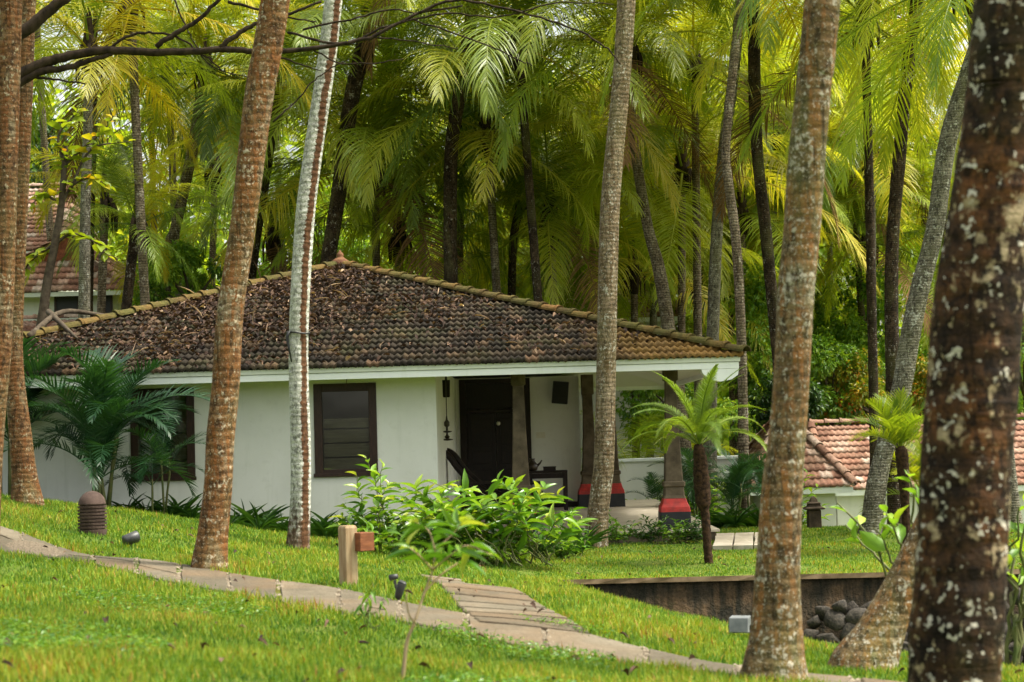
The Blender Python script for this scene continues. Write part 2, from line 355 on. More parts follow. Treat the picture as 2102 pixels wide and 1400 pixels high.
# foliage
G = lambda *s: list(s)
M['grass'] = leaf_mat('grass_blade', G((0, (.04, .11, .014)), (.35, (.11, .215, .018)), (.6, (.205, .29, .024)), (.82, (.33, .34, .04)), (.93, (.42, .30, .06)), (1, (.30, .15, .04))), .3, .6, .2)
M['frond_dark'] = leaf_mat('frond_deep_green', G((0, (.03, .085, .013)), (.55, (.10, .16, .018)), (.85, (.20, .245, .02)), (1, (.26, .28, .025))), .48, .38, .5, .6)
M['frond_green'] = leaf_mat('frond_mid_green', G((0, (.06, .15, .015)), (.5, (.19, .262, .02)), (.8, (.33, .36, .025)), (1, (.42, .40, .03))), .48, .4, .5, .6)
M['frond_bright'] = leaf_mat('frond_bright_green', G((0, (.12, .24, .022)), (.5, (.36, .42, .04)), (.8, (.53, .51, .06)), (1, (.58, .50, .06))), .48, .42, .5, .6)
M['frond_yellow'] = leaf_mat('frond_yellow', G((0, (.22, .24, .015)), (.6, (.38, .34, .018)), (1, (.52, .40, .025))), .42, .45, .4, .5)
M['frond_dry'] = leaf_mat('frond_dry_brown', G((0, (.10, .055, .022)), (1, (.24, .14, .06))), .2, .8, .1, .5, (1, 1, 1))
M['areca'] = leaf_mat('areca_leaf', G((0, (.010, .040, .016)), (.6, (.024, .078, .026)), (1, (.055, .135, .03))), .3, .35, .5, .4)
M['fern'] = leaf_mat('fern_leaf', G((0, (.07, .13, .018)), (.6, (.14, .22, .025)), (1, (.27, .31, .035))), .42, .45, .4, .4)
M['shrub'] = leaf_mat('shrub_leaf', G((0, (.03, .10, .012)), (.4, (.085, .205, .018)), (.75, (.19, .33, .03)), (1, (.36, .42, .07))), .35, .3, .5)
M['strap'] = leaf_mat('strap_leaf', G((0, (.012, .045, .01)), (.7, (.04, .11, .014)), (1, (.11, .2, .02))), .28, .35, .5)
M['tree_green'] = leaf_mat('broad_leaf_green', G((0, (.05, .14, .018)), (.5, (.18, .34, .035)), (1, (.38, .50, .055))), .4, .4, .45)
M['far_leaf'] = leaf_mat('far_leaf', G((0, (.12, .22, .02)), (.5, (.32, .44, .04)), (1, (.55, .56, .07))), .5, .4, .45)
M['tree_dark'] = leaf_mat('broad_leaf_dark', G((0, (.012, .04, .01)), (.6, (.035, .09, .014)), (1, (.10, .17, .02))), .35, .4, .45)
M['tree_yellow'] = leaf_mat('broad_leaf_yellow', G((0, (.10, .17, .015)), (.5, (.23, .30, .018)), (.8, (.40, .33, .02)), (1, (.42, .19, .02))), .45, .4, .4)
M['croton'] = leaf_mat('croton_leaf', G((0, (.08, .18, .016)), (.45, (.25, .30, .025)), (.75, (.50, .32, .03)), (1, (.55, .12, .04))), .35, .35, .4)
M['litter'] = leaf_mat('dry_fallen_leaf', G((0, (.016, .010, .008)), (.45, (.048, .028, .020)), (.68, (.11, .064, .044)), (.84, (.22, .14, .09)), (.95, (.38, .28, .19)), (1, (.45, .27, .05))), .12, .8, .2)
M['stem'] = plain_mat('green_stem', (.07, .10, .025), (.14, .13, .05), 8, .7, .3)
M['twig'] = plain_mat('grey_twig', (.045, .034, .024), (.10, .08, .056), 9, .9, .1, .3)
M['bark'] = plain_mat('dark_branch_bark', (.014, .010, .007), (.055, .038, .026), 12, .9, .15, .6, (1, 1, .6))
M['fernbark'] = plain_mat('fibrous_fern_bark', (.012, .008, .006), (.06, .034, .018), 22, .95, .1, .8)
# bark of the palms
M['bark_orange'] = trunk_mat('orange_bark', ((.11, .058, .024), (.19, .095, .034), (.23, .18, .11)), (.42, .37, .26), .47, 38, 13, .38, streak=(.19, .075, .022))
M['bark_left'] = trunk_mat('rust_brown_bark', ((.09, .05, .024), (.18, .09, .036), (.19, .15, .09)), (.34, .29, .19), .42, 36, 15, .35, streak=(.15, .06, .02))
M['bark_white'] = trunk_mat('white_lichen_bark', ((.30, .30, .26), (.43, .43, .38), (.50, .50, .45)), (.57, .57, .52),   .6, 24, 13, .16, stripe=(.785, .91, (.12, .058, .028)), moss=(.46, .47, .36), moss_amt=.5, mott=.75)
M['bark_tan'] = trunk_mat('tan_bark', ((.15, .11, .065), (.23, .17, .105), (.28, .225, .15)), (.42, .40, .33), .46, 30, 14, .22, streak=(.10, .065, .03), moss=(.15, .14, .06))
M['bark_mottled'] = trunk_mat('mottled_bark', ((.10, .072, .034), (.18, .112, .048), (.22, .185, .11)), (.42, .39, .30), .52, 40, 13, .35, streak=(.23, .105, .032), moss=(.12, .13, .045), moss_amt=.65)
M['bark_front'] = trunk_mat('blotched_dark_bark', ((.016, .011, .007), (.045, .024, .012), (.12, .05, .017)), (.34, .27, .16), .46, 13, 8, .3, bumpd=.02, moss=(.05, .045, .015), spots=(13.0, .62, (.48, .45, .37)))
M['bark_dark'] = trunk_mat('dark_bark', ((.022, .015, .010), (.045, .030, .019), (.09, .06, .038)), (.30, .28, .24), .36, 18, 22, .4)
M['bark_grey'] = trunk_mat('grey_bark', ((.10, .09, .065), (.17, .155, .115), (.24, .22, .17)), (.38, .38, .32), .46, 20, 22, .5)
M['bark_ring'] = trunk_mat('ringed_grey_bark', ((.10, .075, .05), (.18, .14, .10), (.26, .215, .16)), (.34, .32, .26), .42, 18, 16, .9)

# ---------------------------------------------------------------- ground
def axis(knots):
    out = []
    for (a, b, s) in knots: out += list(np.arange(a, b, s))
    return np.array(out + [knots[-1][1]])
gx = axis([(-260, -60, 25), (-60, -14, 3), (-14, 12, .3), (12, 60, 3), (60, 260, 25)])
gy = np.concatenate([axis([(-200, -20, 20), (-20, 4, 2), (4, 21.4, .25)]), [WALL_Y - .06, WALL_Y + .04], axis([(21.9, 36, .3), (36, 60, 1), (60, 160, 8), (160, 600, 60)])])
X, Y = np.meshgrid(gx, gy); Zg = ground_np(X, np.clip(Y, -200, 160))
ni = len(gx); idx = np.arange(len(gy) * ni).reshape(len(gy), ni)
q = np.stack([idx[:-1, :-1], idx[:-1, 1:], idx[1:, 1:], idx[1:, :-1]], -1).reshape(-1, 4)
tag(link('ground', np_mesh('ground', np.stack([X, Y, Zg], -1).reshape(-1, 3), [q]), None, M['soil']), kind='structure')

# ---------------------------------------------------------------- paths
front = [(-260, 1090, 20.2), (0, 1135, 17.5), (210, 1172, 16.1), (430, 1212, 14.8), (700, 1255, 13.4), (1000, 1320, 12), (1300, 1370, 11.2), (1500, 1398, 10.8), (1760, 1436, 10.3), (2050, 1480, 9.8)]
back = [(-260, 1050, 22.4), (0, 1085, 19.5), (210, 1131, 17.6), (430, 1167, 16.2), (700, 1215, 14.8), (1000, 1275, 13.2), (1300, 1335, 12.2), (1500, 1362, 11.6), (1760, 1402, 11), (2050, 1440, 10.5)]
fr = spline([tuple(at(*p)) for p in front], n=12); bk = spline([tuple(at(*p)) for p in back], n=12)
cen = (fr + bk) / 2; arc = np.concatenate([[0], np.cumsum(np.linalg.norm(np.diff(cen[:, :2], axis=0), axis=1))])
def on_path(s, t):
    a = np.array([np.interp(s, arc, fr[:, k]) for k in (0, 1)]); b = np.array([np.interp(s, arc, bk[:, k]) for k in (0, 1)])
    return a + (b - a) * t
rs = random.Random(3)
def slab(mb, c, lift, thick=.05, n=4):
    """a slab whose outline c (4 corners) is laid on the ground; edges slightly uneven"""
    pts = []
    for i in range(4):
        a, b = np.array(c[i]), np.array(c[(i + 1) % 4])
        for k in range(n):
            p = a + (b - a) * k / n
            if k: p = p + np.array([rs.uniform(-.012, .012), rs.uniform(-.012, .012)])
            pts.append(p)
    mid = np.mean(pts, axis=0); ctr = pts
    top = [(p[0], p[1], gz(p[0], p[1]) + lift) for p in ctr]; inn = [(mid[0] + (p[0] - mid[0]) * .97, mid[1] + (p[1] - mid[1]) * .97, gz(p[0], p[1]) + lift + .008) for p in ctr]
    bot = [(p[0], p[1], z - thick) for p, (_, _, z) in zip(ctr, top)]
    mb.tint = rs.random(); m = len(pts)
    fs = [(j, (j + 1) % m, (j + 1) % m + m, j + m) for j in range(m)] + [(m + j, m + (j + 1) % m, 2 * m + (j + 1) % m, 2 * m + j) for j in range(m)]
    mb.add(bot + top + inn + [(mid[0], mid[1], gz(mid[0], mid[1]) + lift + .009)], fs + [(2 * m + j, 2 * m + (j + 1) % m, 3 * m) for j in range(m)])
pm = MB(); s = 0.1; path_joints = []
while s < arc[-1] - .2:
    L = rs.uniform(.62, .86); e = min(s + L, arc[-1]); split = rs.choice([.42, .5, .58]) if arc[-1] * .02 < s < arc[-1] * .45 else None
    if split:
        slab(pm, [on_path(s, .0), on_path(e, .0), on_path(e, split - .015), on_path(s, split - .015)], .010)
        slab(pm, [on_path(s, split + .015), on_path(e, split + .015), on_path(e, 1), on_path(s, 1)], .013)
    else: slab(pm, [on_path(s, 0), on_path(e, 0), on_path(e, 1), on_path(s, 1)], .011)
    path_joints.append(e + .03); s = e + rs.uniform(.04, .085)
tag(pm.build('path', M['slab']), kind='structure')
bm_ = MB(); ss = np.linspace(0, arc[-1], 120)
for a, b in zip(ss[:-1], ss[1:]):
    c = [on_path(a, -.06), on_path(b, -.06), on_path(b, 1.06), on_path(a, 1.06)]
    bm_.add([(p[0], p[1], gz(p[0], p[1]) + .004) for p in c], [(0, 1, 2, 3)])
tag(bm_.build('path_bed', M['gravel']), kind='structure')
# stepping slabs that branch off towards the house
bl = spline([tuple(at(*p)) for p in [(985, 1288, 12.75), (930, 1250, 14.3), (885, 1218, 16.6), (868, 1196, 19.0), (862, 1182, 20.8)]], n=10)
br = spline([tuple(at(*p)) for p in [(1215, 1318, 12.45), (1120, 1262, 14.2), (1035, 1222, 16.6), (975, 1198, 19.0), (945, 1184, 20.8)]], n=10)
sm = MB(); nst = 17
for k in range(nst):
    def row(t):
        t *= len(bl) - 1; return (np.array([np.interp(t, range(len(bl)), bl[:, j]) for j in (0, 1)]), np.array([np.interp(t, range(len(br)), br[:, j]) for j in (0, 1)]))
    a, b = row(k / nst + .004), row((k + .84) / nst); slab(sm, [a[0], a[1], b[1], b[0]], .02)
tag(sm.build('stepped_path', M['slab']), kind='structure')
sb = MB()
for a, b in zip(range(len(bl) - 1), range(1, len(bl))):
    sb.add([(p[0], p[1], gz(p[0], p[1]) + .006) for p in (bl[a], br[a], br[b], bl[b])], [(0, 1, 2, 3)])
tag(sb.build('stepped_path_bed', M['gravel']), kind='structure')
# pale paving beside the veranda
pv = MB(); p0, p1, p2, p3 = gp(1462, 1130), gp(1590, 1128), gp(1590, 1102), gp(1470, 1104)
for k in range(3):
    u0, u1 = k / 3 + .01, (k + 1) / 3 - .01
    slab(pv, [p0.lerp(p1, u0)[:2], p0.lerp(p1, u1)[:2], p3.lerp(p2, u1)[:2], p3.lerp(p2, u0)[:2]], .07, .12)
tag(pv.build('paving', M['floor']), kind='structure')

# ---------------------------------------------------------------- leaves, blades and fronds (numpy)
def leaf_template(seg=4, fold=.25, droop=.35, shape='lance'):
    """unit leaf along +x, blade across y, normal +z: three vertices per row"""
    V = []; prof = {'lance': lambda t: math.sin(math.pi * min(1, t ** .75)) ** .9, 'oval': lambda t: math.sin(math.pi * t) ** .55 if 0 < t < 1 else 0,
                    'blade': lambda t: (1 - t) ** .6}[shape]
    for i in range(seg + 1):
        t = i / seg; h = max(.03 if shape != 'blade' else .0, prof(t)) * .5; z = -droop * t * t
        V += [(t, h, z + fold * h), (t, 0, z), (t, -h, z + fold * h)]
    Fc = []
    for i in range(seg):
        a = i * 3; Fc += [(a, a + 3, a + 4, a + 1), (a + 1, a + 4, a + 5, a + 2)]
    return np.array(V), np.array(Fc)
T_LANCE = leaf_template(4); T_OVAL = leaf_template(3, .3, .25, 'oval'); T_SMALL = leaf_template(2, .3, .25, 'oval'); T_STRAP = leaf_template(6, .35, .55, 'blade')
def scatter(tmpl, pos, dirs, nrm, length, width, tint):
    V, Fc = tmpl; n = len(pos)
    d = dirs / np.linalg.norm(dirs, axis=1, keepdims=True); s = np.cross(nrm, d); s /= np.linalg.norm(s, axis=1, keepdims=True) + 1e-9; u = np.cross(d, s)
    L = np.broadcast_to(length, n)[:, None, None]; W = np.broadcast_to(width, n)[:, None, None]
    out = pos[:, None, :] + V[None, :, 0:1] * L * d[:, None, :] + V[None, :, 1:2] * W * s[:, None, :] + V[None, :, 2:3] * L * u[:, None, :]
    f = (Fc[None] + (np.arange(n) * len(V))[:, None, None]).reshape(-1, Fc.shape[1])
    return out.reshape(-1, 3), f, np.repeat(np.broadcast_to(tint, n), len(V))
class Cloud:
    def __init__(s): s.V = []; s.F = []; s.T = []; s.n = 0
    def add(s, *a):
        v, f, t = scatter(*a); s.V.append(v); s.F.append(f + s.n); s.T.append(t); s.n += len(v)
    def mesh(s, name): return np_mesh(name, np.vstack(s.V), [np.vstack(s.F)], {'tint': np.concatenate(s.T)})
def rdir(n, rng, up=0.0):
    v = rng.normal(size=(n, 3)); v /= np.linalg.norm(v, axis=1, keepdims=True); v[:, 2] += up; return v / np.linalg.norm(v, axis=1, keepdims=True)

def frond_mesh(seed, L=4.6, elev=40, droop=90, n=70, ll=1.0, lw=.05, sag=.9, vee=.0, start=.12, rach=.035, a0=75, a1=25, yellow=0.0, rag=0.0):
    rng = np.random.default_rng(seed); m = 40; s = np.linspace(0, 1, m)
    th = np.radians(elev - droop * s ** 1.35); yaw = np.radians(rng.uniform(-22, 22)) * s ** 1.5
    dx = np.cos(th) * np.cos(yaw); dy = np.cos(th) * np.sin(yaw); dz = np.sin(th)
    P = np.concatenate([[[0, 0, 0]], np.cumsum(np.stack([dx, dy, dz], 1)[:-1] * L / (m - 1), 0)]); Tn = np.stack([dx, dy, dz], 1)
    side = np.stack([-np.sin(yaw), np.cos(yaw), 0 * yaw], 1); up = np.cross(Tn, side)
    roll = np.radians(rng.uniform(-28, 28)) * s[:, None]
    side, up = side * np.cos(roll) + up * np.sin(roll), up * np.cos(roll) - side * np.sin(roll)
    V = []; Fq = []; Tt = []
    for i in range(m):                              # rachis
        r = rach * (1 - .93 * s[i]) + .002; b = len(V)
        for k in range(5):
            a = 2 * math.pi * k / 5; V.append(P[i] + side[i] * math.cos(a) * r + up[i] * math.sin(a) * r * .7); Tt.append(.82)
        if i:
            for k in range(5): Fq.append((b - 5 + k, b - 5 + (k + 1) % 5, b + (k + 1) % 5, b + k))
    seg = 4
    for sd in (-1, 1):
        for k in range(n):
            t = start + (1 - start) * (k + rng.uniform(0, .5)) / n
            if rng.random() < .04 + .25 * rag * (math.sin(k * .37 + seed) > .8): continue
            i = min(m - 1, int(t * (m - 1))); fr_ = t * (m - 1) - i; p = P[i] + (P[min(i + 1, m - 1)] - P[i]) * fr_
            u = (t - start) / (1 - start); al = math.radians(a0 + (a1 - a0) * u + rng.uniform(-5, 5))
            ln = ll * (.45 + 1.0 * math.sin(math.pi * min(1, u * .78 + .16)) ** 1.2) / 1.4 * rng.uniform(.86 - .3 * rag, 1.08 + .1 * rag) * (1 - .35 * u ** 3)
            d = Tn[i] * math.cos(al) + side[i] * sd * math.sin(al) + up[i] * (vee + rng.uniform(-.08, .08))
            d = d + rng.normal(0, .10 * rag, 3); d = d / np.linalg.norm(d); nn = up[i] + side[i] * sd * rng.uniform(-.35, .35); g = sag * rng.uniform(.7, 1.25); q_ = p.copy(); b = len(V)
            tn = np.clip(.42 + rng.normal() * .14 + (.35 * yellow if rng.random() < yellow else 0), 0, .95)
            for j in range(seg + 1):
                f = j / seg; w = lw * (.55 + .9 * f if f < .35 else .87 * (1 - f) / .65 + .03) * .5
                wv = np.cross(d, nn); wv /= np.linalg.norm(wv) + 1e-9
                V.append(q_ + wv * w); V.append(q_ - wv * w); tj = min(1, tn + .22 * f ** 3); Tt += [tj, tj]
                d = d + np.array([0, 0, -1.0]) * g * (.25 + f) / seg; d /= np.linalg.norm(d); q_ = q_ + d * ln / seg
            for j in range(seg): a = b + 2 * j; Fq.append((a, a + 1, a + 3, a + 2))
    return np_mesh('frond', np.array(V), [np.array(Fq)], {'tint': np.array(Tt)})

def coco_set(prefix, seed, ll=1.0):
    """fronds from the upright young ones to the hanging old ones"""
    out = []
    for i, (e, dr, sg) in enumerate([(76, 52, .7), (63, 62, 1.0), (51, 70, 1.4), (40, 76, 1.8), (28, 78, 2.1), (14, 74, 2.2), (-4, 64, 2.0), (-28, 46, 1.5)]):
        out.append([frond_mesh(seed + i * 7 + k, 5.8, e, dr * (.85 + .25 * k), 84, 1.35, .044, sg * .85, .1, yellow=.15, rag=.7) for k in range(3)])
    return out
COCO = coco_set('coco', 100)
FR = {}
def coloured(me, mat):
    """the same frond shape with another leaf colour"""
    k = (me.name, mat.name)
    if k not in FR:
        c = me.copy(); c.materials.clear(); c.materials.append(mat); FR[k] = c
    return FR[k]
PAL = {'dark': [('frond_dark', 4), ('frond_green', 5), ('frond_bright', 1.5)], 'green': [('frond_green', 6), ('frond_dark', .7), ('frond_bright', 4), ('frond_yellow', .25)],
       'bright': [('frond_bright', 7), ('frond_green', 2), ('frond_yellow', .5)], 'gold': [('frond_yellow', 7), ('frond_bright', 2), ('frond_green', 1)], 'yellow': [('frond_yellow', 2.5), ('frond_green', 4), ('frond_bright', 3)]}  # 'bright' puts the sunlit look of the right-hand palms into lighter, yellower leaf colour
def crown(parent, top, seed, n=20, size=1.0, pal='green', dry=.05, low=0.0):
    rng = random.Random(seed); names = [a for a, _ in PAL[pal]]; wts = [b for _, b in PAL[pal]]; az = rng.uniform(0, 6.28)
    base = Vector(top) - parent.location
    for k in range(n):
        age = (k + rng.uniform(0, .6)) / n                   # 0 young and upright, 1 old and hanging
        age = min(.999, age * (1 - low) + low); lv = min(7, int(age * 8)); az += 2.39996 + rng.uniform(-.2, .2)
        mat = rng.choices(names, wts)[0]
        if age > .8 and rng.random() < .14: mat = 'frond_yellow'
        if age > .9 and rng.random() < dry * 6: mat = 'frond_dry'
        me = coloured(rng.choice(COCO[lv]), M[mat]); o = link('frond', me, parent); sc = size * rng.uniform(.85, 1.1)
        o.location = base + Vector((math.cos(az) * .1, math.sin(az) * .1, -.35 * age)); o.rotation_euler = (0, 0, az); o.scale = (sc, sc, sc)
    mb = MB(); mb.lathe(0, 0, [(-.9, .13 * size), (-.5, .2 * size), (-.1, .22 * size), (.25, .15 * size), (.8, .03)], 10)
    for v in range(9):
        a = rng.uniform(0, 6.28); mb.tube([(math.cos(a) * .15, math.sin(a) * .15, -.1), (math.cos(a) * .3, math.sin(a) * .3, -.45), (math.cos(a) * .3, math.sin(a) * .3, -.95)], [.05, .04, .01], 5)
    o = mb.build('crownshaft', M['bark'], parent, smooth=True); o.location = base

def trunk_tube(pts, rad, ring=.0, step=.08, n=20, seed=0):
    """pts/rad along the trunk (base first); small ring steps and a slightly uneven section; uv = (angle, length)"""
    rng = np.random.default_rng(seed); S = spline(np.column_stack([np.array(pts), rad]), step=step); Pc, r = S[:, :3], S[:, 3]
    L = np.concatenate([[0], np.cumsum(np.linalg.norm(np.diff(Pc, axis=0), axis=1))])
    T = np.gradient(Pc, axis=0); T /= np.linalg.norm(T, axis=1, keepdims=True)
    a = np.cross(np.cross(T, np.array([1.0, 0, 0])), T); a /= np.linalg.norm(a, axis=1, keepdims=True); b = np.cross(T, a)
    ang = np.linspace(0, 2 * np.pi, n + 1); ph = rng.uniform(0, 6, 6)
    lump = 1 + .03 * np.sin(3 * ang[None] + ph[0] + .5 * L[:, None]) + .02 * np.sin(5 * ang[None] + ph[1] - .8 * L[:, None])
    tilt = .12 * r[:, None] * np.sin(ang[None] + ph[2])
    rr = r[:, None] * lump
    if ring: rr = rr * (1 + ring * (((L[:, None] + tilt) / .085 + .9 * np.sin(L[:, None] * 3.1 + ph[3]) + .5 * np.sin(L[:, None] * 7.7 + ph[4])) % 1.0 - .5))
    rr[:, -1] = rr[:, 0]
    V = Pc[:, None] + rr[..., None] * (np.cos(ang)[None, :, None] * a[:, None] + np.sin(ang)[None, :, None] * b[:, None])
    uv = np.stack([np.broadcast_to(ang / (2 * np.pi), rr.shape), np.broadcast_to(L[:, None], rr.shape)], -1)
    m = len(Pc); idx = np.arange(m * (n + 1)).reshape(m, n + 1)
    q = np.stack([idx[:-1, :-1], idx[:-1, 1:], idx[1:, 1:], idx[1:, :-1]], -1).reshape(-1, 4)
    return V.reshape(-1, 3), q, uv.reshape(-1, 2)

PALM_BASES = []
def palm(label, pts, mat, d=None, top=13.0, crown_args=None, name='coconut_palm', group='coconut palms', near=False, seed=1, flare=None):
    """pts: (px, py, width px) from the top down, as seen; d: distance (from the ground at the last point if None)"""
    if d is None: d = gp(*pts[-1][:2]).y
    P = [list(at(px, py, d)) + [w / 2 / ppm(d)] for px, py, w in pts][::-1]
    b = P[0]; g = gz(b[0], b[1])
    if b[2] > g + .05:                                  # the foot is hidden: carry the trunk on down to the ground
        n_ = P[1]; k = (b[0] - n_[0]) / max(.3, n_[2] - b[2]); h = b[2] - g
        P = [[b[0] + k * h * .6, b[1], g - .15, b[3] * 1.35], [b[0] + k * .5 * h * .8, b[1], g + h * .5, b[3] * 1.05]] + P
    else: P = [[b[0], b[1], g - .15, b[3] * 1.06]] + P
    t, t2 = P[-1], P[-2]
    if t[2] < EYE + top:                                # and up to the crown
        k = (t[0] - t2[0]) / max(.3, t[2] - t2[2]); h = EYE + top - t[2]
        P += [[t[0] + k * h * .5 * .9, d, t[2] + h * .5, t[3] * .95], [t[0] + k * h * .8, d, t[2] + h, t[3] * .85]]
    P = np.array(P); root = thing(name, label, 'palm tree', (P[0][0], P[0][1], g), group=group); PALM_BASES.append((P[0][0], P[0][1], P[0][3]))
    V, q, uv = trunk_tube(P[:, :3] - np.array([P[0][0], P[0][1], g]), P[:, 3], .013 if near else .06, .028 if near else .06, 28 if near else 16, seed)
    link('trunk', np_mesh('trunk', V, [q], None, True, uv), root, M[mat])
    if crown_args: crown(root, P[-1][:3], **crown_args)
    return root

# trunks of the picture, one by one
palm('thick rust brown palm trunk cut by the left edge of the picture', [(20, 0, 50), (12, 300, 52), (8, 467, 52), (-2, 700, 54), (-20, 900, 56), (-34, 1102, 66)], 'bark_left', top=12.5, crown_args=dict(seed=11, n=8, pal='green'), near=True)
palm('rust brown palm with flared foot on the lawn beside the left areca clump', [(56, 0, 36), (46, 300, 35), (34, 560, 35), (28, 740, 38), (42, 900, 46), (50, 980, 52), (55, 1034, 68)], 'bark_left', top=13.5, crown_args=dict(seed=12, n=8, pal='green'), near=True, seed=2)
palm('leaning orange bark palm whose foot stands at the edge of the stone path', [(563, 20, 60), (532, 200, 60), (498, 467, 53), (472, 640, 55), (462, 790, 57), (451, 900, 58), (446, 1000, 58), (435, 1100, 64), (428, 1168, 78)], 'bark_orange', top=10.5, crown_args=dict(seed=13, n=8, pal='green'), near=True, seed=3)
palm('slender white lichened palm with a brown stripe in front of the cottage wall', [(685, 0, 37), (667, 150, 38), (640, 330, 39), (624, 467, 40), (612, 700, 40), (617, 930, 42), (616, 1050, 43), (611, 1128, 50)], 'bark_white', top=13, crown_args=dict(seed=14, n=8, pal='green'), near=True, seed=4)
palm('tan ringed palm standing against the veranda beside the leafy bush', [(1286, 0, 38), (1275, 170, 37), (1259, 333, 39), (1250, 467, 40), (1245, 700, 40), (1241, 930, 42), (1235, 1000, 43), (1228, 1060, 44), (1224, 1119, 52)], 'bark_tan', d=28.7, top=13.5, crown_args=dict(seed=15, n=8, pal='green'), near=True, seed=5)
palm('big mottled orange and grey palm with broad swollen foot by the path', [(1690, 0, 75), (1673, 167, 73), (1657, 333, 77), (1648, 467, 76), (1635, 600, 76), (1630, 700, 74), (1622, 830, 75), (1613, 930, 78), (1606, 1000, 84), (1600, 1100, 88), (1595, 1200, 94), (1593, 1300, 108), (1589, 1360, 128), (1587, 1412, 152)], 'bark_mottled', d=10.7, top=9.5, crown_args=dict(seed=16, n=8, pal='green'), near=True, seed=6)
palm('nearest blurred dark palm trunk with white lichen blotches at the right edge', [(2092, 0, 182), (2074, 200, 180), (2036, 467, 182), (2014, 600, 184), (2003, 700, 183), (1997, 800, 184), (1985, 934, 182), (1977, 1100, 180), (1972, 1200, 182), (1964, 1300, 188), (1959, 1400, 184), (1950, 1600, 200)], 'bark_front', d=7.5, top=8.5, near=True, seed=7)
palm('palm whose brown foot leans hard to the right behind the blotched trunk', [(2085, 0, 46), (2046, 450, 48), (2005, 750, 50), (1955, 950, 54), (1905, 1080, 60), (1868, 1165, 68), (1836, 1235, 80), (1802, 1310, 104), (1772, 1376, 146)], 'bark_mottled', top=11, near=True, seed=8)
palm('black trunked palm rising right of centre above the cottage ridge', [(972, 0, 26), (947, 170, 28), (927, 300, 28), (924, 467, 28), (926, 590, 29)], 'bark_dark', d=45.5, top=13.5, crown_args=dict(seed=21, n=20, pal='green'))
palm('thin brown palm trunk touching the black trunk above the roof', [(950, 330, 13), (945, 470, 14), (944, 590, 14)], 'bark_ring', d=51, top=8.5, crown_args=dict(seed=22, n=16, pal='green', size=.9))
palm('dark palm leaning right behind the white lichened trunk above the ridge', [(748, 90, 34), (722, 200, 33), (704, 330, 32), (690, 430, 31), (672, 545, 32)], 'bark_dark', d=46, top=10.2, crown_args=dict(seed=23, n=20, pal='dark', size=.9))
palm('short thin dark palm below the big hanging central frond', [(1066, 430, 17), (1054, 490, 17), (1050, 610, 17)], 'bark_dark', d=50, top=7.0, crown_args=dict(seed=24, n=18, pal='green', size=.85))
palm('dark palm with ringed lower trunk curving right beside the tan trunk', [(1293, 150, 17), (1297, 250, 20), (1310, 350, 21), (1330, 467, 22), (1352, 550, 26), (1372, 670, 28)], 'bark_ring', d=45, top=9.6, crown_args=dict(seed=25, n=20, pal='bright', size=.95))
palm('straight grey palm rising behind the right end of the roof', [(1521, 0, 23), (1504, 167, 23), (1487, 300, 24), (1472, 467, 24), (1463, 690, 26)], 'bark_grey', d=45, top=13, crown_args=dict(seed=26, n=20, pal='green'))
palm('pale ringed palm just past the right corner of the roof', [(1522, -10, 17), (1504, 150, 18), (1490, 300, 18), (1496, 380, 19), (1508, 467, 20), (1516, 567, 20), (1522, 700, 20), (1525, 810, 20), (1528, 1052, 24)], 'bark_ring', d=38, top=10.6, crown_args=dict(seed=27, n=18, pal='green', size=.85))
palm('faint thin far palm between the ringed palm and the mottled trunk', [(1576, 560, 12), (1567, 700, 13), (1558, 800, 14)], 'bark_ring', d=60, top=8.2, crown_args=dict(seed=28, n=18, pal='bright'))
palm('black curved palm passing behind the big mottled trunk', [(1547, 0, 25), (1549, 200, 26), (1556, 333, 24), (1571, 467, 25), (1584, 600, 24), (1600, 760, 26)], 'bark_dark', d=44, top=12.5, crown_args=dict(seed=29, n=20, pal='green'))
palm('dark slim palm left of the leaning grey one by the far tiled roof', [(1878, 30, 27), (1860, 167, 26), (1845, 333, 28), (1834, 467, 26), (1830, 600, 28), (1833, 780, 30)], 'bark_dark', d=41, top=10.5, crown_args=dict(seed=30, n=20, pal='bright'))
palm('grey lichened palm leaning right from a curved foot on the far lawn', [(2040, 0, 34), (1985, 160, 36), (1944, 300, 37), (1920, 467, 37), (1887, 600, 40), (1867, 700, 41), (1850, 800, 40), (1813, 934, 38), (1799, 1000, 42), (1789, 1080, 45), (1785, 1098, 52)], 'bark_grey', top=7.6, crown_args=dict(seed=31, n=18, pal='yellow', size=.9))
palm('grey brown palm rising left of the orange trunk behind the cottage', [(423, 130, 22), (396, 300, 23), (360, 467, 22), (349, 500, 22), (336, 625, 24)], 'bark_ring', d=48, top=9.6, crown_args=dict(seed=32, n=20, pal='green', size=.95))
palm('banded grey palm in front of the tiled gable house at left', [(178, 330, 20), (175, 430, 21), (174, 540, 23), (173, 650, 25)], 'bark_grey', d=42, top=9.3, crown_args=dict(seed=33, n=13, pal='yellow', size=.75))
palm('dark stemmed squat palm between the gable house and the ridge tiles', [(278, 470, 22), (270, 540, 21), (258, 650, 22)], 'bark_dark', d=44, top=5.5, crown_args=dict(seed=34, n=18, pal='dark', size=.42))
palm('thin dark trunk behind the yellow fronds at upper left', [(196, 0, 9), (195, 150, 9), (193, 300, 10), (190, 420, 10)], 'bark_dark', d=47, top=12.2, crown_args=dict(seed=35, n=18, pal='yellow'))
palm('dark palm showing just right of the orange bark trunk', [(566, 200, 19), (550, 330, 20), (530, 460, 20), (512, 600, 21)], 'bark_dark', d=49, top=9.3, crown_args=dict(seed=36, n=20, pal='dark'))
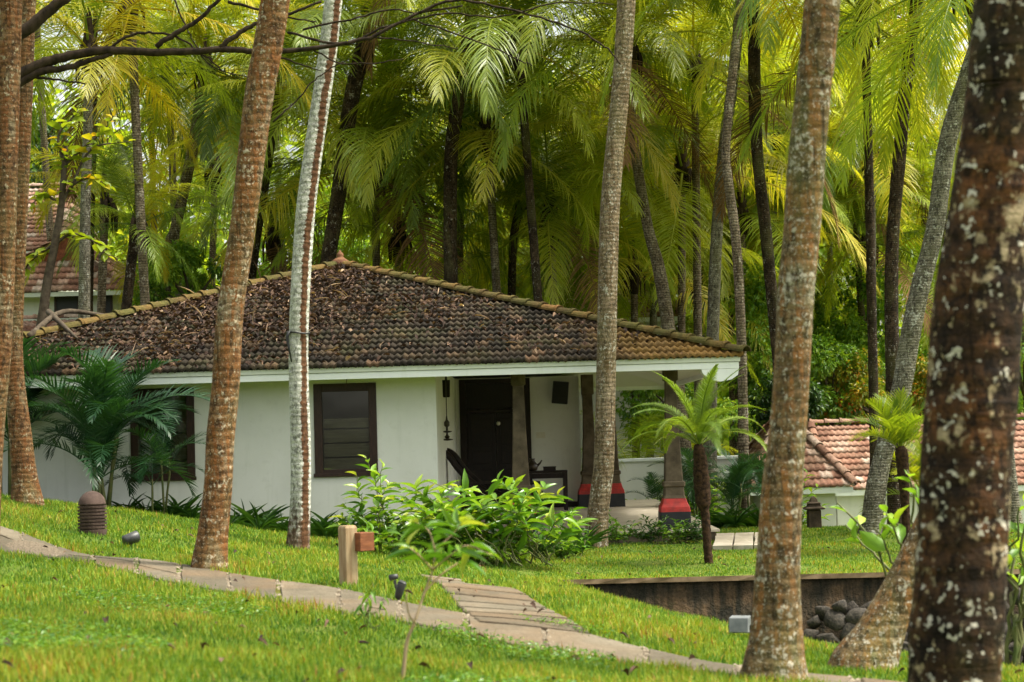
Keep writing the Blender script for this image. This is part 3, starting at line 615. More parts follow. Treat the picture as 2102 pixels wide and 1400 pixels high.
# palms known by their crowns; their feet are hidden behind the cottage or the bushes
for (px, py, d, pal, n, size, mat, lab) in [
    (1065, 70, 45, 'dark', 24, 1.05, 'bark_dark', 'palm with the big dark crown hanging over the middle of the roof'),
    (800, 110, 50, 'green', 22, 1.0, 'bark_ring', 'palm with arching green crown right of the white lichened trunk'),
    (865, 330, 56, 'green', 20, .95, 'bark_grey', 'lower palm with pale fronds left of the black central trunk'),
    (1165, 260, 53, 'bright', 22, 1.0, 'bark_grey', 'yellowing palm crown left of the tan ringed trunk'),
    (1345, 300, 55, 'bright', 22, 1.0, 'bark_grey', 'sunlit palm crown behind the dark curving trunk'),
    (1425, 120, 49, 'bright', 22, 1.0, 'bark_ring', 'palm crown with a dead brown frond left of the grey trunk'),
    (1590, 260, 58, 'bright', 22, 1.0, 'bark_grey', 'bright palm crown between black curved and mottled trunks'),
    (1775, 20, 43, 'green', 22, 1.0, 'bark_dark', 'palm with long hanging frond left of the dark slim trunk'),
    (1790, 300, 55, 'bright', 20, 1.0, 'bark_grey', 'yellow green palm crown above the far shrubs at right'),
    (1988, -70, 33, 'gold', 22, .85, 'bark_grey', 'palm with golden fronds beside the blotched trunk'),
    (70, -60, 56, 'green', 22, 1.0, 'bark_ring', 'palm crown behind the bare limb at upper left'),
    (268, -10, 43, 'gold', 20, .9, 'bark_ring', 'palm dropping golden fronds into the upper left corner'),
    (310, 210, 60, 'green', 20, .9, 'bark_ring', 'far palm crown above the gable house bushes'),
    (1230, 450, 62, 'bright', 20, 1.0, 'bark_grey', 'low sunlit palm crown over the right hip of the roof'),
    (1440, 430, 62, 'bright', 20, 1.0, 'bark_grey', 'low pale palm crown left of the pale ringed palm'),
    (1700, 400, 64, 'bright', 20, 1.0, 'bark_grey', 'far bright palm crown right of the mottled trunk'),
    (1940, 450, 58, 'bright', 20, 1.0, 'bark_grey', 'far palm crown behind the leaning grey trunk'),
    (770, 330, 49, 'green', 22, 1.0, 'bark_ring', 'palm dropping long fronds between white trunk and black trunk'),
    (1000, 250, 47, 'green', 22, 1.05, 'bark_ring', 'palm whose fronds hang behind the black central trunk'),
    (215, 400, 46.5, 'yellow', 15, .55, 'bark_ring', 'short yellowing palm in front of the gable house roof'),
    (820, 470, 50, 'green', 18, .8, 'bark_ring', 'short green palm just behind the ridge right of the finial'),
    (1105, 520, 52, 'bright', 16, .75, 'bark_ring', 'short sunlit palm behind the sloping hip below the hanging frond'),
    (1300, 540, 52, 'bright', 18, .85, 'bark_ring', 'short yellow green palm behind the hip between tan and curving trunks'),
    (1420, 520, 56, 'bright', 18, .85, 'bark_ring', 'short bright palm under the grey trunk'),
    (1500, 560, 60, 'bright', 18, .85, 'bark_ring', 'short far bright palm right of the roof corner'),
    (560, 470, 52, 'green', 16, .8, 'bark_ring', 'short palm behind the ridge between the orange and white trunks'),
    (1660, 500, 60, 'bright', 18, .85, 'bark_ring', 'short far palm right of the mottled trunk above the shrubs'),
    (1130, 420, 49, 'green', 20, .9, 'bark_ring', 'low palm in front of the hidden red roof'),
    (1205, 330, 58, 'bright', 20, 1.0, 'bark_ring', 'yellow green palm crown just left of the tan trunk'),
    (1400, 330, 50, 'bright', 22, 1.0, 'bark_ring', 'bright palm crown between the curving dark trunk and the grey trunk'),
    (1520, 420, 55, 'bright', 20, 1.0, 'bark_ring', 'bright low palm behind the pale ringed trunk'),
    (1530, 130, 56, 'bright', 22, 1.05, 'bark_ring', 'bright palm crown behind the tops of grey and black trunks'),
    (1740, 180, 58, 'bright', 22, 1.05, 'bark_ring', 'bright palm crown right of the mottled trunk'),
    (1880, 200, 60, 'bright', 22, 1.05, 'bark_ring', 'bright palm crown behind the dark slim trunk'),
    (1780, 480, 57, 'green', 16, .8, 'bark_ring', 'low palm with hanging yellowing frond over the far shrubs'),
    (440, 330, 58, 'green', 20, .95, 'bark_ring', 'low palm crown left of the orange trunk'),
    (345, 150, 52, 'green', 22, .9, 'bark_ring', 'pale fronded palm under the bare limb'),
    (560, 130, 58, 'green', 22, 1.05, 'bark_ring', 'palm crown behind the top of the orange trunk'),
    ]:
    c = at(px, py, d); lean = random.Random(int(px)).uniform(-.06, .06); g = gz(c.x, d); hgt = c.z - g
    w = .24 * ppm(d); pts = []
    for k in (0, .35, .7):
        z = c.z - .35 - hgt * k; x = c.x + lean * hgt * k
        pts.append((PW / 2 + 0 * x, 0, 0, x, z))
    P = np.array([[c.x + lean * hgt * 1.05, d, g - .15, .18], [c.x + lean * hgt * .9, d, g + hgt * .12, .125], [c.x + lean * hgt * .45, d, g + hgt * .5, .11], [c.x, d, c.z - .3, .10]])
    root = thing('coconut_palm', lab, 'palm tree', (P[0][0], d, g), group='coconut palms')
    V, q, uv = trunk_tube(P[:, :3] - np.array([P[0][0], d, g]), P[:, 3], .09, .1, 14, int(px))
    link('trunk', np_mesh('trunk', V, [q], None, True, uv), root, M[mat]); crown(root, c, seed=int(px) + 5, n=n, size=size, pal=pal)
print('palms done')

# ---------------------------------------------------------------- cottage
def tile_plane(A, B, C, D, course=.33, period=.115, amp=.021, lip=.05, seed=0, per=4):
    """interlocking clay tiles over the slope A-B (eave) to C-D (ridge): wavy courses that overlap like steps"""
    rng = np.random.default_rng(seed); A, B, C, D = (np.array(p, float) for p in (A, B, C, D))
    e = B - A; W = np.linalg.norm(e); e /= W; w = (C - A) - e * np.dot(C - A, e); S = np.linalg.norm(w); w /= S; nrm = np.cross(e, w)
    if nrm[2] < 0: nrm = -nrm
    cl, cr = np.dot(C - A, e), W + np.dot(D - B, e); n = max(2, int(round(S / course))); du = period / per
    V = []; Fq = []; Tt = []; base = 0; u = np.arange(0, W + du, du)
    lifts = rng.uniform(-.5, .5, (n, int(W / (2 * period)) + 3)); tints = rng.random((n, int(W / (2 * period)) + 3))
    for k in range(n):
        ti = (u / (2 * period) + .5 * (k % 2)).astype(int)
        rows = []
        for s, h, dz in ((k / n - .012 * 0, lip, -lip * 1.1), (k / n, lip, 0), ((k + .55) / n, lip * .5, 0), (min(1, (k + 1.12) / n), -.004, 0)):
            ss = np.full(len(u), float(s)) + (lifts[k, ti] * .012 / S if dz == 0 and h == lip else 0)
            lo, hi = s * cl, W + s * (cr - W); uu = np.clip(u, lo, hi)
            hh = h + amp * np.cos(2 * np.pi * u / period) + lifts[k, ti] * .014 * (h > 0) + dz
            rows.append(A + uu[:, None] * e + (np.clip(ss, 0, 1) * S)[:, None] * w + hh[:, None] * nrm)
        m = len(u); lo, hi = k / n * cl, W + k / n * (cr - W); ok = (u[1:] > lo) & (u[:-1] < hi)
        V.append(np.vstack(rows)); Tt.append(np.tile(np.clip(tints[k, ti] , 0, 1), 4)); j = np.nonzero(ok)[0]
        for r in range(3):
            a = base + r * m + j; Fq.append(np.stack([a, a + 1, a + m + 1, a + m], 1))
        base += 4 * m
    return np.vstack(V), np.vstack(Fq), np.concatenate(Tt)
def tiled(name, planes, mat, parent, **kw):
    V = []; Fq = []; T = []; b = 0
    for i, p in enumerate(planes):
        v, f, t = tile_plane(*p, seed=i, **kw); V.append(v); Fq.append(f + b); T.append(t); b += len(v)
    me = np_mesh(name, np.vstack(V) - np.array(parent.location), [np.vstack(Fq)], {'tint': np.concatenate(T)}); return link(name, me, None if parent is None else parent, mat)
def ridge_caps(p, q, r=.11, L=.36, seed=0):
    """overlapping half-round cap tiles from p (low) to q (high)"""
    rng = random.Random(seed); p, q = Vector(p), Vector(q); d = q - p; n = max(1, int(d.length / L)); d.normalize()
    s = d.cross(Vector((0, 0, 1))).normalized(); u = s.cross(d).normalized(); mb = MB(); L = (q - p).length / n
    for k in range(n):
        mb.tint = rng.random(); a = p + d * (k * L - .05); b = p + d * ((k + 1) * L + .03); j = rng.uniform(-.012, .012); rings = []
        for c, rr, up in ((a, r * 1.10, .022), (a + d * .06, r * 1.10, .022), (a + d * .065, r * 1.03, .012), (b, r * .9, 0)):
            ring = []
            for t in range(9):
                an = math.pi * t / 8; ring.append(c + s * (math.cos(an) * rr * 1.15 + j) + u * (math.sin(an) * rr * .95 + up))
            for t in range(8, -1, -1):
                an = math.pi * t / 8; ring.append(c + s * (math.cos(an) * (rr - .02) * 1.15 + j) + u * (math.sin(an) * (rr - .02) * .95 + up))
            rings.append(ring)
        mb.loft(rings)
    return mb
HX0, HX1, HY0, HY1 = -10.3, 3.6, 29.3, 43.2; ZB, ZT = EYE + .938, EYE + 1.155
APEX = Vector((-3.35, 36.25, EYE + 3.40))
house = thing('cottage', 'white walled veranda cottage under a leaf strewn mossy pyramid tile roof', 'cottage', (-3.35, 36.0, -.3))
HO = house.location
cs = [(HX0, HY0, ZT), (HX1, HY0, ZT), (HX1, HY1, ZT), (HX0, HY1, ZT)]
ov = .07
ce = [(HX0 - ov, HY0 - ov, ZT - .02), (HX1 + ov, HY0 - ov, ZT - .02), (HX1 + ov, HY1 + ov, ZT - .02), (HX0 - ov, HY1 + ov, ZT - .02)]
roof = tiled('roof', [(ce[i], ce[(i + 1) % 4], APEX, APEX) for i in range(4)], M['tile_old'], house)
for i in range(4):
    o = ridge_caps(Vector(ce[i]) + Vector((0, 0, .05)), APEX + Vector((0, 0, .03)), .10, .37, i).build('hip_ridge', M['cap_moss'], roof, HO)
mb = MB(); mb.lathe(APEX.x, APEX.y, [(APEX.z - .1, .2), (APEX.z + .1, .17), (APEX.z + .14, .11), (APEX.z + .18, .06), (APEX.z + .21, .075), (APEX.z + .25, .06), (APEX.z + .29, .02), (APEX.z + .32, .008)], 14)
mb.build('finial', M['terracotta'], roof, HO, smooth=True)
# eaves: fascia in two boards, corner bracket, ceiling
zm = (ZB + ZT) / 2
def ring_boards(mb, z0, z1, t, out):
    x0, x1, y0, y1 = HX0 - out, HX1 + out, HY0 - out, HY1 + out
    mb.box(x0, x1, y0, y0 + t, z0, z1); mb.box(x0, x1, y1 - t, y1, z0, z1); mb.box(x0, x0 + t, y0 + t, y1 - t, z0, z1); mb.box(x1 - t, x1, y0 + t, y1 - t, z0, z1)
mb = MB(); ring_boards(mb, ZB, zm - .004, .05, .0); mb.build('fascia_board', M['fascia'], house, HO, bevel=.004)
mb = MB(); ring_boards(mb, zm + .002, ZT - .03, .05, .022); mb.build('fascia_board', M['fascia_top'], house, HO, bevel=.004)
for sx, px in ((1, HX1), (-1, HX0)):
    mb = MB(); prof = [(.0, 0), (-.02, -.1), (-.12, -.17), (-.3, -.2), (-.48, -.16), (-.58, -.06), (-.6, 0)]
    mb.loft([[(px + sx * a * 1.0, y, ZB - .003 + b) for a, b in prof] for y in (HY0 + .003, HY0 + .30)]); mb.build('eave_bracket', M['fascia'], house, HO)
lo_ = [Vector((x, y, ZT - .10)) for x, y in ((HX0 + .06, HY0 + .06), (HX1 - .06, HY0 + .06), (HX1 - .06, HY1 - .06), (HX0 + .06, HY1 - .06))]; up_ = APEX - Vector((0, 0, .16))
mb = MB(); mb.add(lo_ + [up_] + [p - Vector((0, 0, .03)) for p in lo_ + [up_]], [(0, 1, 4), (1, 2, 4), (2, 3, 4), (3, 0, 4), (6, 5, 9), (7, 6, 9), (8, 7, 9), (5, 8, 9), (0, 5, 6, 1), (1, 6, 7, 2), (2, 7, 8, 3), (3, 8, 5, 0)]); mb.build('ceiling', M['ceiling'], house, HO)
# walls: an L of rooms, the veranda in its right front corner
WX0, WXC, WX1, WY0, WYB, WYE, GZ0 = -9.1, at(897, 900, 30).x, at(1191, 900, 40).x, 30.0, 40.0, 42.8, -1.2
def holes_wall(mb, x0, x1, z0, z1, y0, y1, holes):
    xs = sorted({x0, x1, *[v for h in holes for v in h[:2]]}); zs = sorted({z0, z1, *[v for h in holes for v in h[2:]]})
    inh = lambda x, z: any(h[0] < x < h[1] and h[2] < z < h[3] for h in holes)
    nx, nz = len(xs) - 1, len(zs) - 1
    solid = lambda i, k: 0 <= i < nx and 0 <= k < nz and not inh((xs[i] + xs[i + 1]) / 2, (zs[k] + zs[k + 1]) / 2)
    for i in range(nx):
        for k in range(nz):
            if not solid(i, k): continue
            a, b, c, d = xs[i], xs[i + 1], zs[k], zs[k + 1]
            v = [(a, y0, c), (b, y0, c), (b, y1, c), (a, y1, c), (a, y0, d), (b, y0, d), (b, y1, d), (a, y1, d)]; f = [(0, 1, 5, 4), (2, 3, 7, 6)]
            if not solid(i, k - 1): f.append((0, 3, 2, 1))
            if not solid(i, k + 1): f.append((4, 5, 6, 7))
            if not solid(i + 1, k): f.append((1, 2, 6, 5))
            if not solid(i - 1, k): f.append((3, 0, 4, 7))
            mb.add(v, f)
def px_rect(x0, x1, y0, y1, d):
    a = at((x0 + x1) / 2, y0, d); b = at((x0 + x1) / 2, y1, d); return at(x0, (y0 + y1) / 2, d).x, at(x1, (y0 + y1) / 2, d).x, b.z, a.z
wins = [px_rect(268, 400, 797, 986, 30), px_rect(645, 774, 787, 977, 30)]
door = px_rect(950, 1086, 778, 1043, 40); door = (door[0], door[1], .0, 2.76)
ZW = 2.84
mb = MB(); holes_wall(mb, WX0, WXC, GZ0, ZW, WY0, WY0 + .22, wins)
holes_wall(mb, WXC, WX1, GZ0, ZW, WYB, WYB + .2, [door])
mb.box(WXC - .2, WXC - .002, WY0 + .222, WYB + .198, GZ0, ZW); mb.box(WX0, WX0 + .2, WY0 + .222, WYE, GZ0, ZW); mb.box(WX0 + .202, WX1, WYE - .2, WYE, GZ0, ZW); mb.box(WX1 - .2, WX1, WYB + .202, WYE - .202, GZ0, ZW)
mb.build('wall', M['wall'], house, HO)
for a_, b_ in ((WXC + .006, door[0] - .1), (door[1] + .1, WX1 - .002)):
    mb = MB(); mb.box(a_, b_, WYB - .03, WYB - .002, .002, .12); mb.build('skirting', M['wood_dark'], house, HO)
for (x0, x1, z0, z1) in wins:
    mb = MB(); t = .13; y0, y1 = WY0 - .025, WY0 + .12
    mb.box(x0, x0 + t, y0, y1, z0, z1); mb.box(x1 - t, x1, y0, y1, z0, z1); mb.box(x0 + t, x1 - t, y0 + .004, y1, z1 - t, z1); mb.box(x0 + t, x1 - t, y0 + .004, y1, z0, z0 + .11)
    mb.box(x0 - .02, x1 + .02, y0 - .03, y0 - .003, z0 - .01, z0 + .05)
    w = mb.build('window', M['frame'], house, HO, bevel=.006)
    mb = MB(); mb.box(x0 + t - .01, x1 - t + .01, WY0 + .055, WY0 + .063, z0 + .1, z1 - t + .01); mb.build('pane', M['glass'], w, HO)
    mb = MB(); zt = z0 + (z1 - z0) * .62; xa, xb = x0 + t + .01, x1 - t - .01
    for k in range(11):                                   # a slatted bamboo blind pulled half way
        z = z0 + .08 + (zt - z0 - .08) * k / 11; mb.box(xa, xb, WY0 + .10, WY0 + .11, z + .004, z + (zt - z0) / 11 - (.03 if k % 3 == 2 else .004))
    mb.build('blind', M['cream'], w, HO)
mb = MB(); x0, x1, z0, z1 = door; f = .09
mb.box(x0 - .05, x0 + f, WYB - .035, WYB + .1, 0.002, z1 + .06); mb.box(x1 - f, x1 + .05, WYB - .035, WYB + .1, 0.002, z1 + .06); mb.box(x0 + f, x1 - f, WYB - .03, WYB + .1, z1 - .03, z1 + .06); mb.box(x0 + f, x1 - f, WYB - .03, WYB + .1, 2.08, 2.16)
dr = mb.build('door', M['wood_dark'], house, HO, bevel=.008)
for s in (0, 1):
    a = x0 + f + s * (x1 - x0 - 2 * f) / 2; b = a + (x1 - x0 - 2 * f) / 2; mb = MB(); mb.box(a + .003, b - .003, WYB + .03, WYB + .07, .01, 2.078)
    for za, zb in ((.16, .85), (.98, 1.25), (1.38, 1.95)): mb.box(a + .1, b - .1, WYB + .012, WYB + .029, za, zb)
    mb.build('door_leaf', M['wood_door'], dr, HO, bevel=.012)
mb = MB(); mb.box(x0 + f + .003, x1 - f - .003, WYB + .04, WYB + .07, 2.163, z1 - .033)
for k in range(5): mb.box(x0 + f + .12 + k * .22, x0 + f + .16 + k * .22, WYB + .02, WYB + .039, 2.17, z1 - .04)
mb.build('transom_panel', M['wood_door'], dr, HO)
kp = at(1023, 869, 39.9); mb = MB(); mb.tube([(kp.x, WYB + .03, kp.z), (kp.x, WYB - .02, kp.z)], [.012, .012], 8); mb.tube([(kp.x, WYB - .02, kp.z), (kp.x, WYB - .035, kp.z), (kp.x, WYB - .06, kp.z), (kp.x, WYB - .075, kp.z)], [.02, .045, .045, .02], 12)
mb.build('handle', M['switch'], dr, HO, smooth=True)
PX0, PX1, PY0 = WXC + .004, 3.2, 29.72
mb = MB(); mb.box(PX0, PX1, PY0, WYE + .3, -.9, -.05); mb.build('plinth', M['plinth'], house, HO, bevel=.02)
mb = MB(); mb.box(PX0, PX1 + .05, PY0 - .05, WYE + .35, -.046, 0.0); mb.build('veranda_floor', M['floor'], house, HO, bevel=.008)
def column(x, y, k=1.0, base=True):
    mb = MB(); mb.square(x, y, [(.502, .185 * k), (.55, .165 * k), (.68, .155 * k), (.70, .18 * k), (.76, .18 * k), (.78, .148 * k), (1.2, .128 * k), (1.6, .112 * k), (2.2, .095 * k), (2.4, .09 * k), (2.42, .12 * k), (ZW, .12 * k)])
    c = mb.build('column', M['column'], house, HO)
    mb = MB(); mb.square(x, y, [(.285, .245 * k), (.36, .235 * k), (.42, .205 * k), (.50, .18 * k)], .06); mb.build('red_band', M['red'], c, HO)
    mb = MB(); mb.square(x, y, [(.002, .25 * k), (.02, .25 * k), (.283, .245 * k)], .06); mb.build('column_base', M['black'], c, HO)
column(at(1381, 950, 30.05).x, 30.05); column(at(1068, 950, 30.05).x, 30.05); column(at(1210, 950, 39.6).x, 39.6, 1.1); column(at(1256, 950, 39.6).x, 39.6, 1.0)

# fallen leaves on the tiles: nobody could count them
def roof_z(x, y): return ZT + (APEX.z - ZT) * (y - HY0) / (APEX.y - HY0)
n = 8500; yy = HY0 + (APEX.y - HY0) * RNG.beta(1.5, 1.6, n * 3); hw = (HX1 - HX0) / 2 * (1 - (yy - HY0) / (APEX.y - HY0)); xx = APEX.x + RNG.uniform(-1, 1, n * 3) * hw
dens = .35 + .65 * (np.sin(xx * 1.3 + 1) * np.sin(yy * 1.9 + xx * .4) > -.25); dens *= np.clip((1.9 - (xx - APEX.x)) / 3.2, .22, 1) * np.clip((xx - APEX.x + 6.6) / 3.5, .35, 1)
keep = RNG.random(n * 3) < dens * .46; xx, yy = xx[keep], yy[keep]; n = len(xx)
zz = np.array(roof_z(xx, yy)) + RNG.uniform(.035, .075, n)
dd = rdir(n, RNG); dd[:, 2] = dd[:, 2] * .35 + dd[:, 1] * .3; nn = rdir(n, RNG); nn[:, 2] = np.abs(nn[:, 2]) + .9
cl = Cloud(); a = RNG.random(n) < .93
tt = np.clip(RNG.beta(1.6, 2.2, n), 0, 1)
cl.add(leaf_template(3, .5, .5, 'oval'), np.stack([xx, yy, zz], 1)[a], dd[a], nn[a], RNG.uniform(.07, .15, a.sum()), RNG.uniform(.035, .075, a.sum()), tt[a]); a = ~a
cl.add(leaf_template(4, .1, .3), np.stack([xx, yy, zz + .01], 1)[a], dd[a], nn[a], RNG.uniform(.2, .45, a.sum()), RNG.uniform(.012, .025, a.sum()), np.clip(tt[a] + .35, 0, .92))
tag(link('leaf_litter', cl.mesh('leaf_litter'), None, M['litter']), 'dry brown fallen leaves strewn over the cottage roof tiles', 'fallen leaves', kind='stuff')

# things on the veranda
c = at(1150, 806, 39.7); sp = thing('wall_speaker', 'black box speaker tilted on the wall right of the door', 'speaker', c)
mb = MB(); mb.loft([[(-.17, -.2, -.24), (.17, -.2, -.24), (.17, .12, -.24), (-.17, .12, -.24)], [(-.17, -.12, .24), (.17, -.12, .24), (.17, .12, .24), (-.17, .12, .24)]]); mb.build('cabinet', M['plastic_black'], sp, bevel=.012).rotation_euler = (0, R(6), 0)
mb = MB(); mb.box(-.04, .04, .1, .30, -.05, .05); mb.build('bracket', M['metal_dark'], sp)
RH = 3.7; c = at(916, 798, 33); lb = thing('wall_lamp', 'dark wooden box lamp high on the veranda side wall', 'lamp', c)
mb = MB(); mb.square(0, 0, [(-.155, .05), (-.14, .062), (.14, .07), (.155, .07)]); mb.build('lamp_body', M['wood_dark'], lb); mb = MB(); mb.box(-.02, .02, -.02, .02, .155, RH - c.z); mb.build('hanger', M['metal_dark'], lb)
c = at(918, 900, 32.9); hl = thing('hanging_oil_lamp', 'dark brass oil lamp hanging on a thin rod left of the door', 'oil lamp', c)
k = 1 / 115.0
mb = MB(); mb.lathe(0, 0, [(-.04, .02), (-.03, .10), (-.015, .11), (.0, .03), (.03, .05), (.06, .02), (.10, .018), (.115, .085), (.13, .09), (.14, .02), (.2, .02), (.23, .05), (.29, .05), (.33, .02), (.4, .012)], 14); mb.build('lamp_body', M['brass'], hl, smooth=False)
mb = MB(); mb.tube([(0, 0, .39), (0, 0, RH - c.z)], .009, 6); mb.build('rod', M['brass'], hl)
c = at(1110, 893, 40); mb = MB(); mb.box(-.1, .1, -.018, -.002, -.065, .065); mb.box(-.06, -.01, -.025, -.019, -.03, .03); mb.box(.02, .07, -.025, -.019, -.03, .03)
o = mb.build('switch_plate', M['switch'], None, bevel=.004); o.location = (c.x, WYB, c.z); tag(o, 'ivory switch plate on the wall under the black speaker', 'light switch')
# reclining planter's chair
c = at(1003, 1000, 34.0); ch = thing('planter_chair', 'dark reclining planter chair with curved high back in front of the door', 'chair', (c.x, 34.0, 0), R(-8))
prof = spline([(px_ * 1.35, 0, z_) for px_, z_ in [(-.66, 1.30), (-.60, 1.33), (-.50, 1.24), (-.36, .98), (-.18, .74), (.02, .56), (.25, .45), (.5, .46), (.72, .50)]], n=5)
for y in (-.3, .3):
    mb = MB(); mb.tube([(p[0], y, p[2]) for p in prof], .06, 8); mb.build('side_rail', M['wood_dark'], ch, smooth=True)
    mb = MB(); pts = [(-.42, y * 1.15, .72), (0, y * 1.15, .74), (.5, y * 1.15, .72), (1.0, y * 1.15, .70)]; mb.loft([[(x, yy_ - .05, z - .02), (x, yy_ + .05, z - .02), (x, yy_ + .05, z + .02), (x, yy_ - .05, z + .02)] for x, yy_, z in pts]); mb.build('armrest', M['wood_dark'], ch)
    for x, h, tx in ((-.42, .92, -.5), (.5, .72, .52)):
        mb = MB(); mb.tube([(x, y, h), (tx, y, 0.0)], [.035, .028], 8); mb.build('leg', M['wood_dark'], ch, smooth=True)
mb = MB(); mb.loft([[(p[0], -.28, p[2] - .03 - .05 * math.sin(math.pi * i / len(prof))), (p[0], .28, p[2] - .03 - .05 * math.sin(math.pi * i / len(prof))), (p[0], .28, p[2] - .05 * math.sin(math.pi * i / len(prof))), (p[0], -.28, p[2] - .05 * math.sin(math.pi * i / len(prof)))] for i, p in enumerate(prof)]); mb.build('cane_seat', M['wood_dark'], ch)
mb = MB(); mb.tube([(-.84, -.3, 1.325), (-.84, .3, 1.325)], .05, 8); mb.build('head_rail', M['wood_dark'], ch, smooth=True)
# dark table with pot and tray
a, b = at(1080, 1000, 38.3), at(1166, 1000, 38.3); tz = at(1130, 966, 38.3).z
tb = thing('side_table', 'dark wooden table against the wall between door and veranda columns', 'table', ((a.x + b.x) / 2, 38.5, 0)); w2 = (b.x - a.x) / 2
mb = MB(); mb.box(-w2, w2, -.25, .25, tz - .05, tz); mb.build('table_top', M['wood_dark'], tb, bevel=.01)
mb = MB(); mb.box(-w2 + .08, w2 - .08, -.22, -.2, tz - .16, tz - .052); mb.build('apron', M['wood_dark'], tb)
for sx in (-1, 1):
    for sy in (-1, 1):
        mb = MB(); mb.square(sx * (w2 - .05), sy * .2, [(0, .04), (tz - .052, .045)]); mb.build('leg', M['wood_dark'], tb)
p = at(1093, 955, 38.4); o = thing('spouted_pot', 'dark spouted pot standing on the left end of the veranda table', 'pot', (p.x, 38.4, tz))
mb = MB(); mb.lathe(0, 0, [(0.001, .07), (.03, .1), (.1, .12), (.16, .09), (.2, .055), (.24, .05), (.26, .06)], 14); mb.build('body', M['brass'], o, smooth=True)
mb = MB(); mb.tube([(.09, 0, .1), (.16, 0, .16), (.2, 0, .22)], [.03, .02, .014], 8); mb.build('spout', M['brass'], o, smooth=True)
p = at(1128, 963, 38.4); mb = MB(); mb.box(-.13, .13, -.1, .1, .001, .07); mb.box(-.14, .14, -.11, .11, .071, .085); o = mb.build('lidded_box', M['wood_dark'], None, bevel=.006); o.location = (p.x, 38.4, tz); tag(o, 'low lidded dark box on the middle of the veranda table', 'box')

# ---------------------------------------------------------------- other buildings
def wing(parent, A, B, zr, depth, mat, wall_mat, wz0, inset=None, course=.34, period=.16, hip=True, open_front=None):
    """hipped roof over walls: eave line A-B in front, ridge zr high"""
    A, B = Vector(A), Vector(B); bk = Vector((0, depth, 0)); ins = depth / 2 if inset is None else inset
    r0 = Vector((A.x + ins, A.y + depth / 2, zr)); r1 = Vector((B.x - ins, A.y + depth / 2, zr))
    if r1.x < r0.x: r0 = r1 = (r0 + r1) / 2
    rf = tiled('roof', [(A, B, r0, r1), (B, B + bk, r1, r1), (B + bk, A + bk, r1, r0), (A + bk, A, r0, r0)], mat, parent, course=course, period=period, per=3)
    for p, q in ((A, r0), (B, r1), (B + bk, r1), (A + bk, r0)) + (((r0, r1),) if (r1 - r0).length > .5 else ()):
        ridge_caps(p + Vector((0, 0, .05)), q + Vector((0, 0, .06)), .1, .4, 5).build('ridge_cap', M['terracotta'] if mat is not M['tile_red'] else M['tile_red'], rf, parent.location)
    o_ = .4; mb = MB(); mb.box(A.x + o_, B.x - o_, A.y + o_, A.y + depth - o_, wz0, A.z - .03); mb.build('wall', wall_mat, parent, parent.location)
    mb = MB(); mb.box(A.x + .04, B.x - .04, A.y + .04, A.y + .1, A.z - .16, A.z - .02); mb.box(B.x - .1, B.x - .04, A.y + .102, A.y + depth - .04, A.z - .16, A.z - .02); mb.box(A.x + .04, A.x + .1, A.y + .102, A.y + depth - .04, A.z - .16, A.z - .02)
    mb.build('fascia_board', M['fascia'], parent, parent.location)
    return rf
def opening(parent, kind, px0, px1, py0, py1, y):
    x0, x1, z0, z1 = px_rect(px0, px1, py0, py1, y); mb = MB(); t = .07
    mb.box(x0, x0 + t, y - .05, y - .004, z0, z1); mb.box(x1 - t, x1, y - .05, y - .004, z0, z1); mb.box(x0 + t, x1 - t, y - .045, y - .004, z1 - t, z1); mb.box(x0 + t, x1 - t, y - .045, y - .004, z0, z0 + t)
    f = mb.build(kind, M['frame'], parent, parent.location); mb = MB(); mb.box(x0 + t, x1 - t, y - .02, y - .006, z0 + t, z1 - t); mb.build('pane' if kind == 'window' else 'door_leaf', M['plastic_black'], f, parent.location)
# right: low house with long tiled roof
A = at(1690, 1006, 46); B = at(2240, 1006, 46); e0 = A.z; rz_ = at(1850, 868, 49.4).z
lodge = thing('tiled_house', 'low white house with long pale red tile roof beyond the far lawn', 'house', ((A.x + B.x) / 2, 49, gz(10, 49)))
wing(lodge, (A.x, 46, e0), (B.x, 46, e0), rz_, 6.8, M['tile_red'], M['wall'], -3.2, inset=.3)
A2 = at(1535, 1003, 43.6); B2 = at(1700, 1003, 43.6)
r2 = at(1648, 846, 46.2).z
annex = thing('hip_roofed_annex', 'white annex with small pyramid tile roof behind the mottled trunk', 'house', ((A2.x + B2.x) / 2, 46, gz(7, 46)))
wing(annex, (A2.x, 43.4, A2.z), (B2.x + .6, 43.4, A2.z), r2, 5.4, M['tile_red'], M['wall'], -3.0)
# left: house with gablet roof on the slope, and another above it
hs = thing('gable_house', 'white house with small red gable and tiled roof behind the left end of the cottage', 'house', (-13.2, 55, gz(-13, 55)))
ez = at(150, 597, 52).z; GA = at(-90, 597, 52).x; GB = at(256, 597, 52).x; gx_ = at(130, 500, 52.5).x; az_ = at(130, 478, 52.9).z; gzb = at(130, 532, 52.5).z
A, B = (GA, 52, ez), (GB, 52, ez); Cc, Dd = (gx_ - .95, 52.95, gzb), (gx_ + .95, 52.95, gzb); ap, apb = (gx_, 52.9, az_), (gx_, 57.5, az_)
rf = tiled('roof', [(A, B, Cc, Dd), (B, (GB, 59.5, ez), ap, apb), ((GA, 59.5, ez), A, apb, ap)], M['tile_red'], hs, course=.26, period=.15, per=3)
mb = MB(); mb.add([(gx_ - .8, 53.0, gzb), (gx_ + .8, 53.0, gzb), (gx_, 53.0, az_ - .05), (gx_ - .8, 53.1, gzb), (gx_ + .8, 53.1, gzb), (gx_, 53.1, az_ - .05)], [(0, 1, 2), (5, 4, 3), (0, 2, 5, 3), (1, 4, 5, 2)]); mb.build('gable_screen', plain_mat('red_brown_gable', (.12, .03, .015), (.3, .09, .04), 9, .7), rf, hs.location)
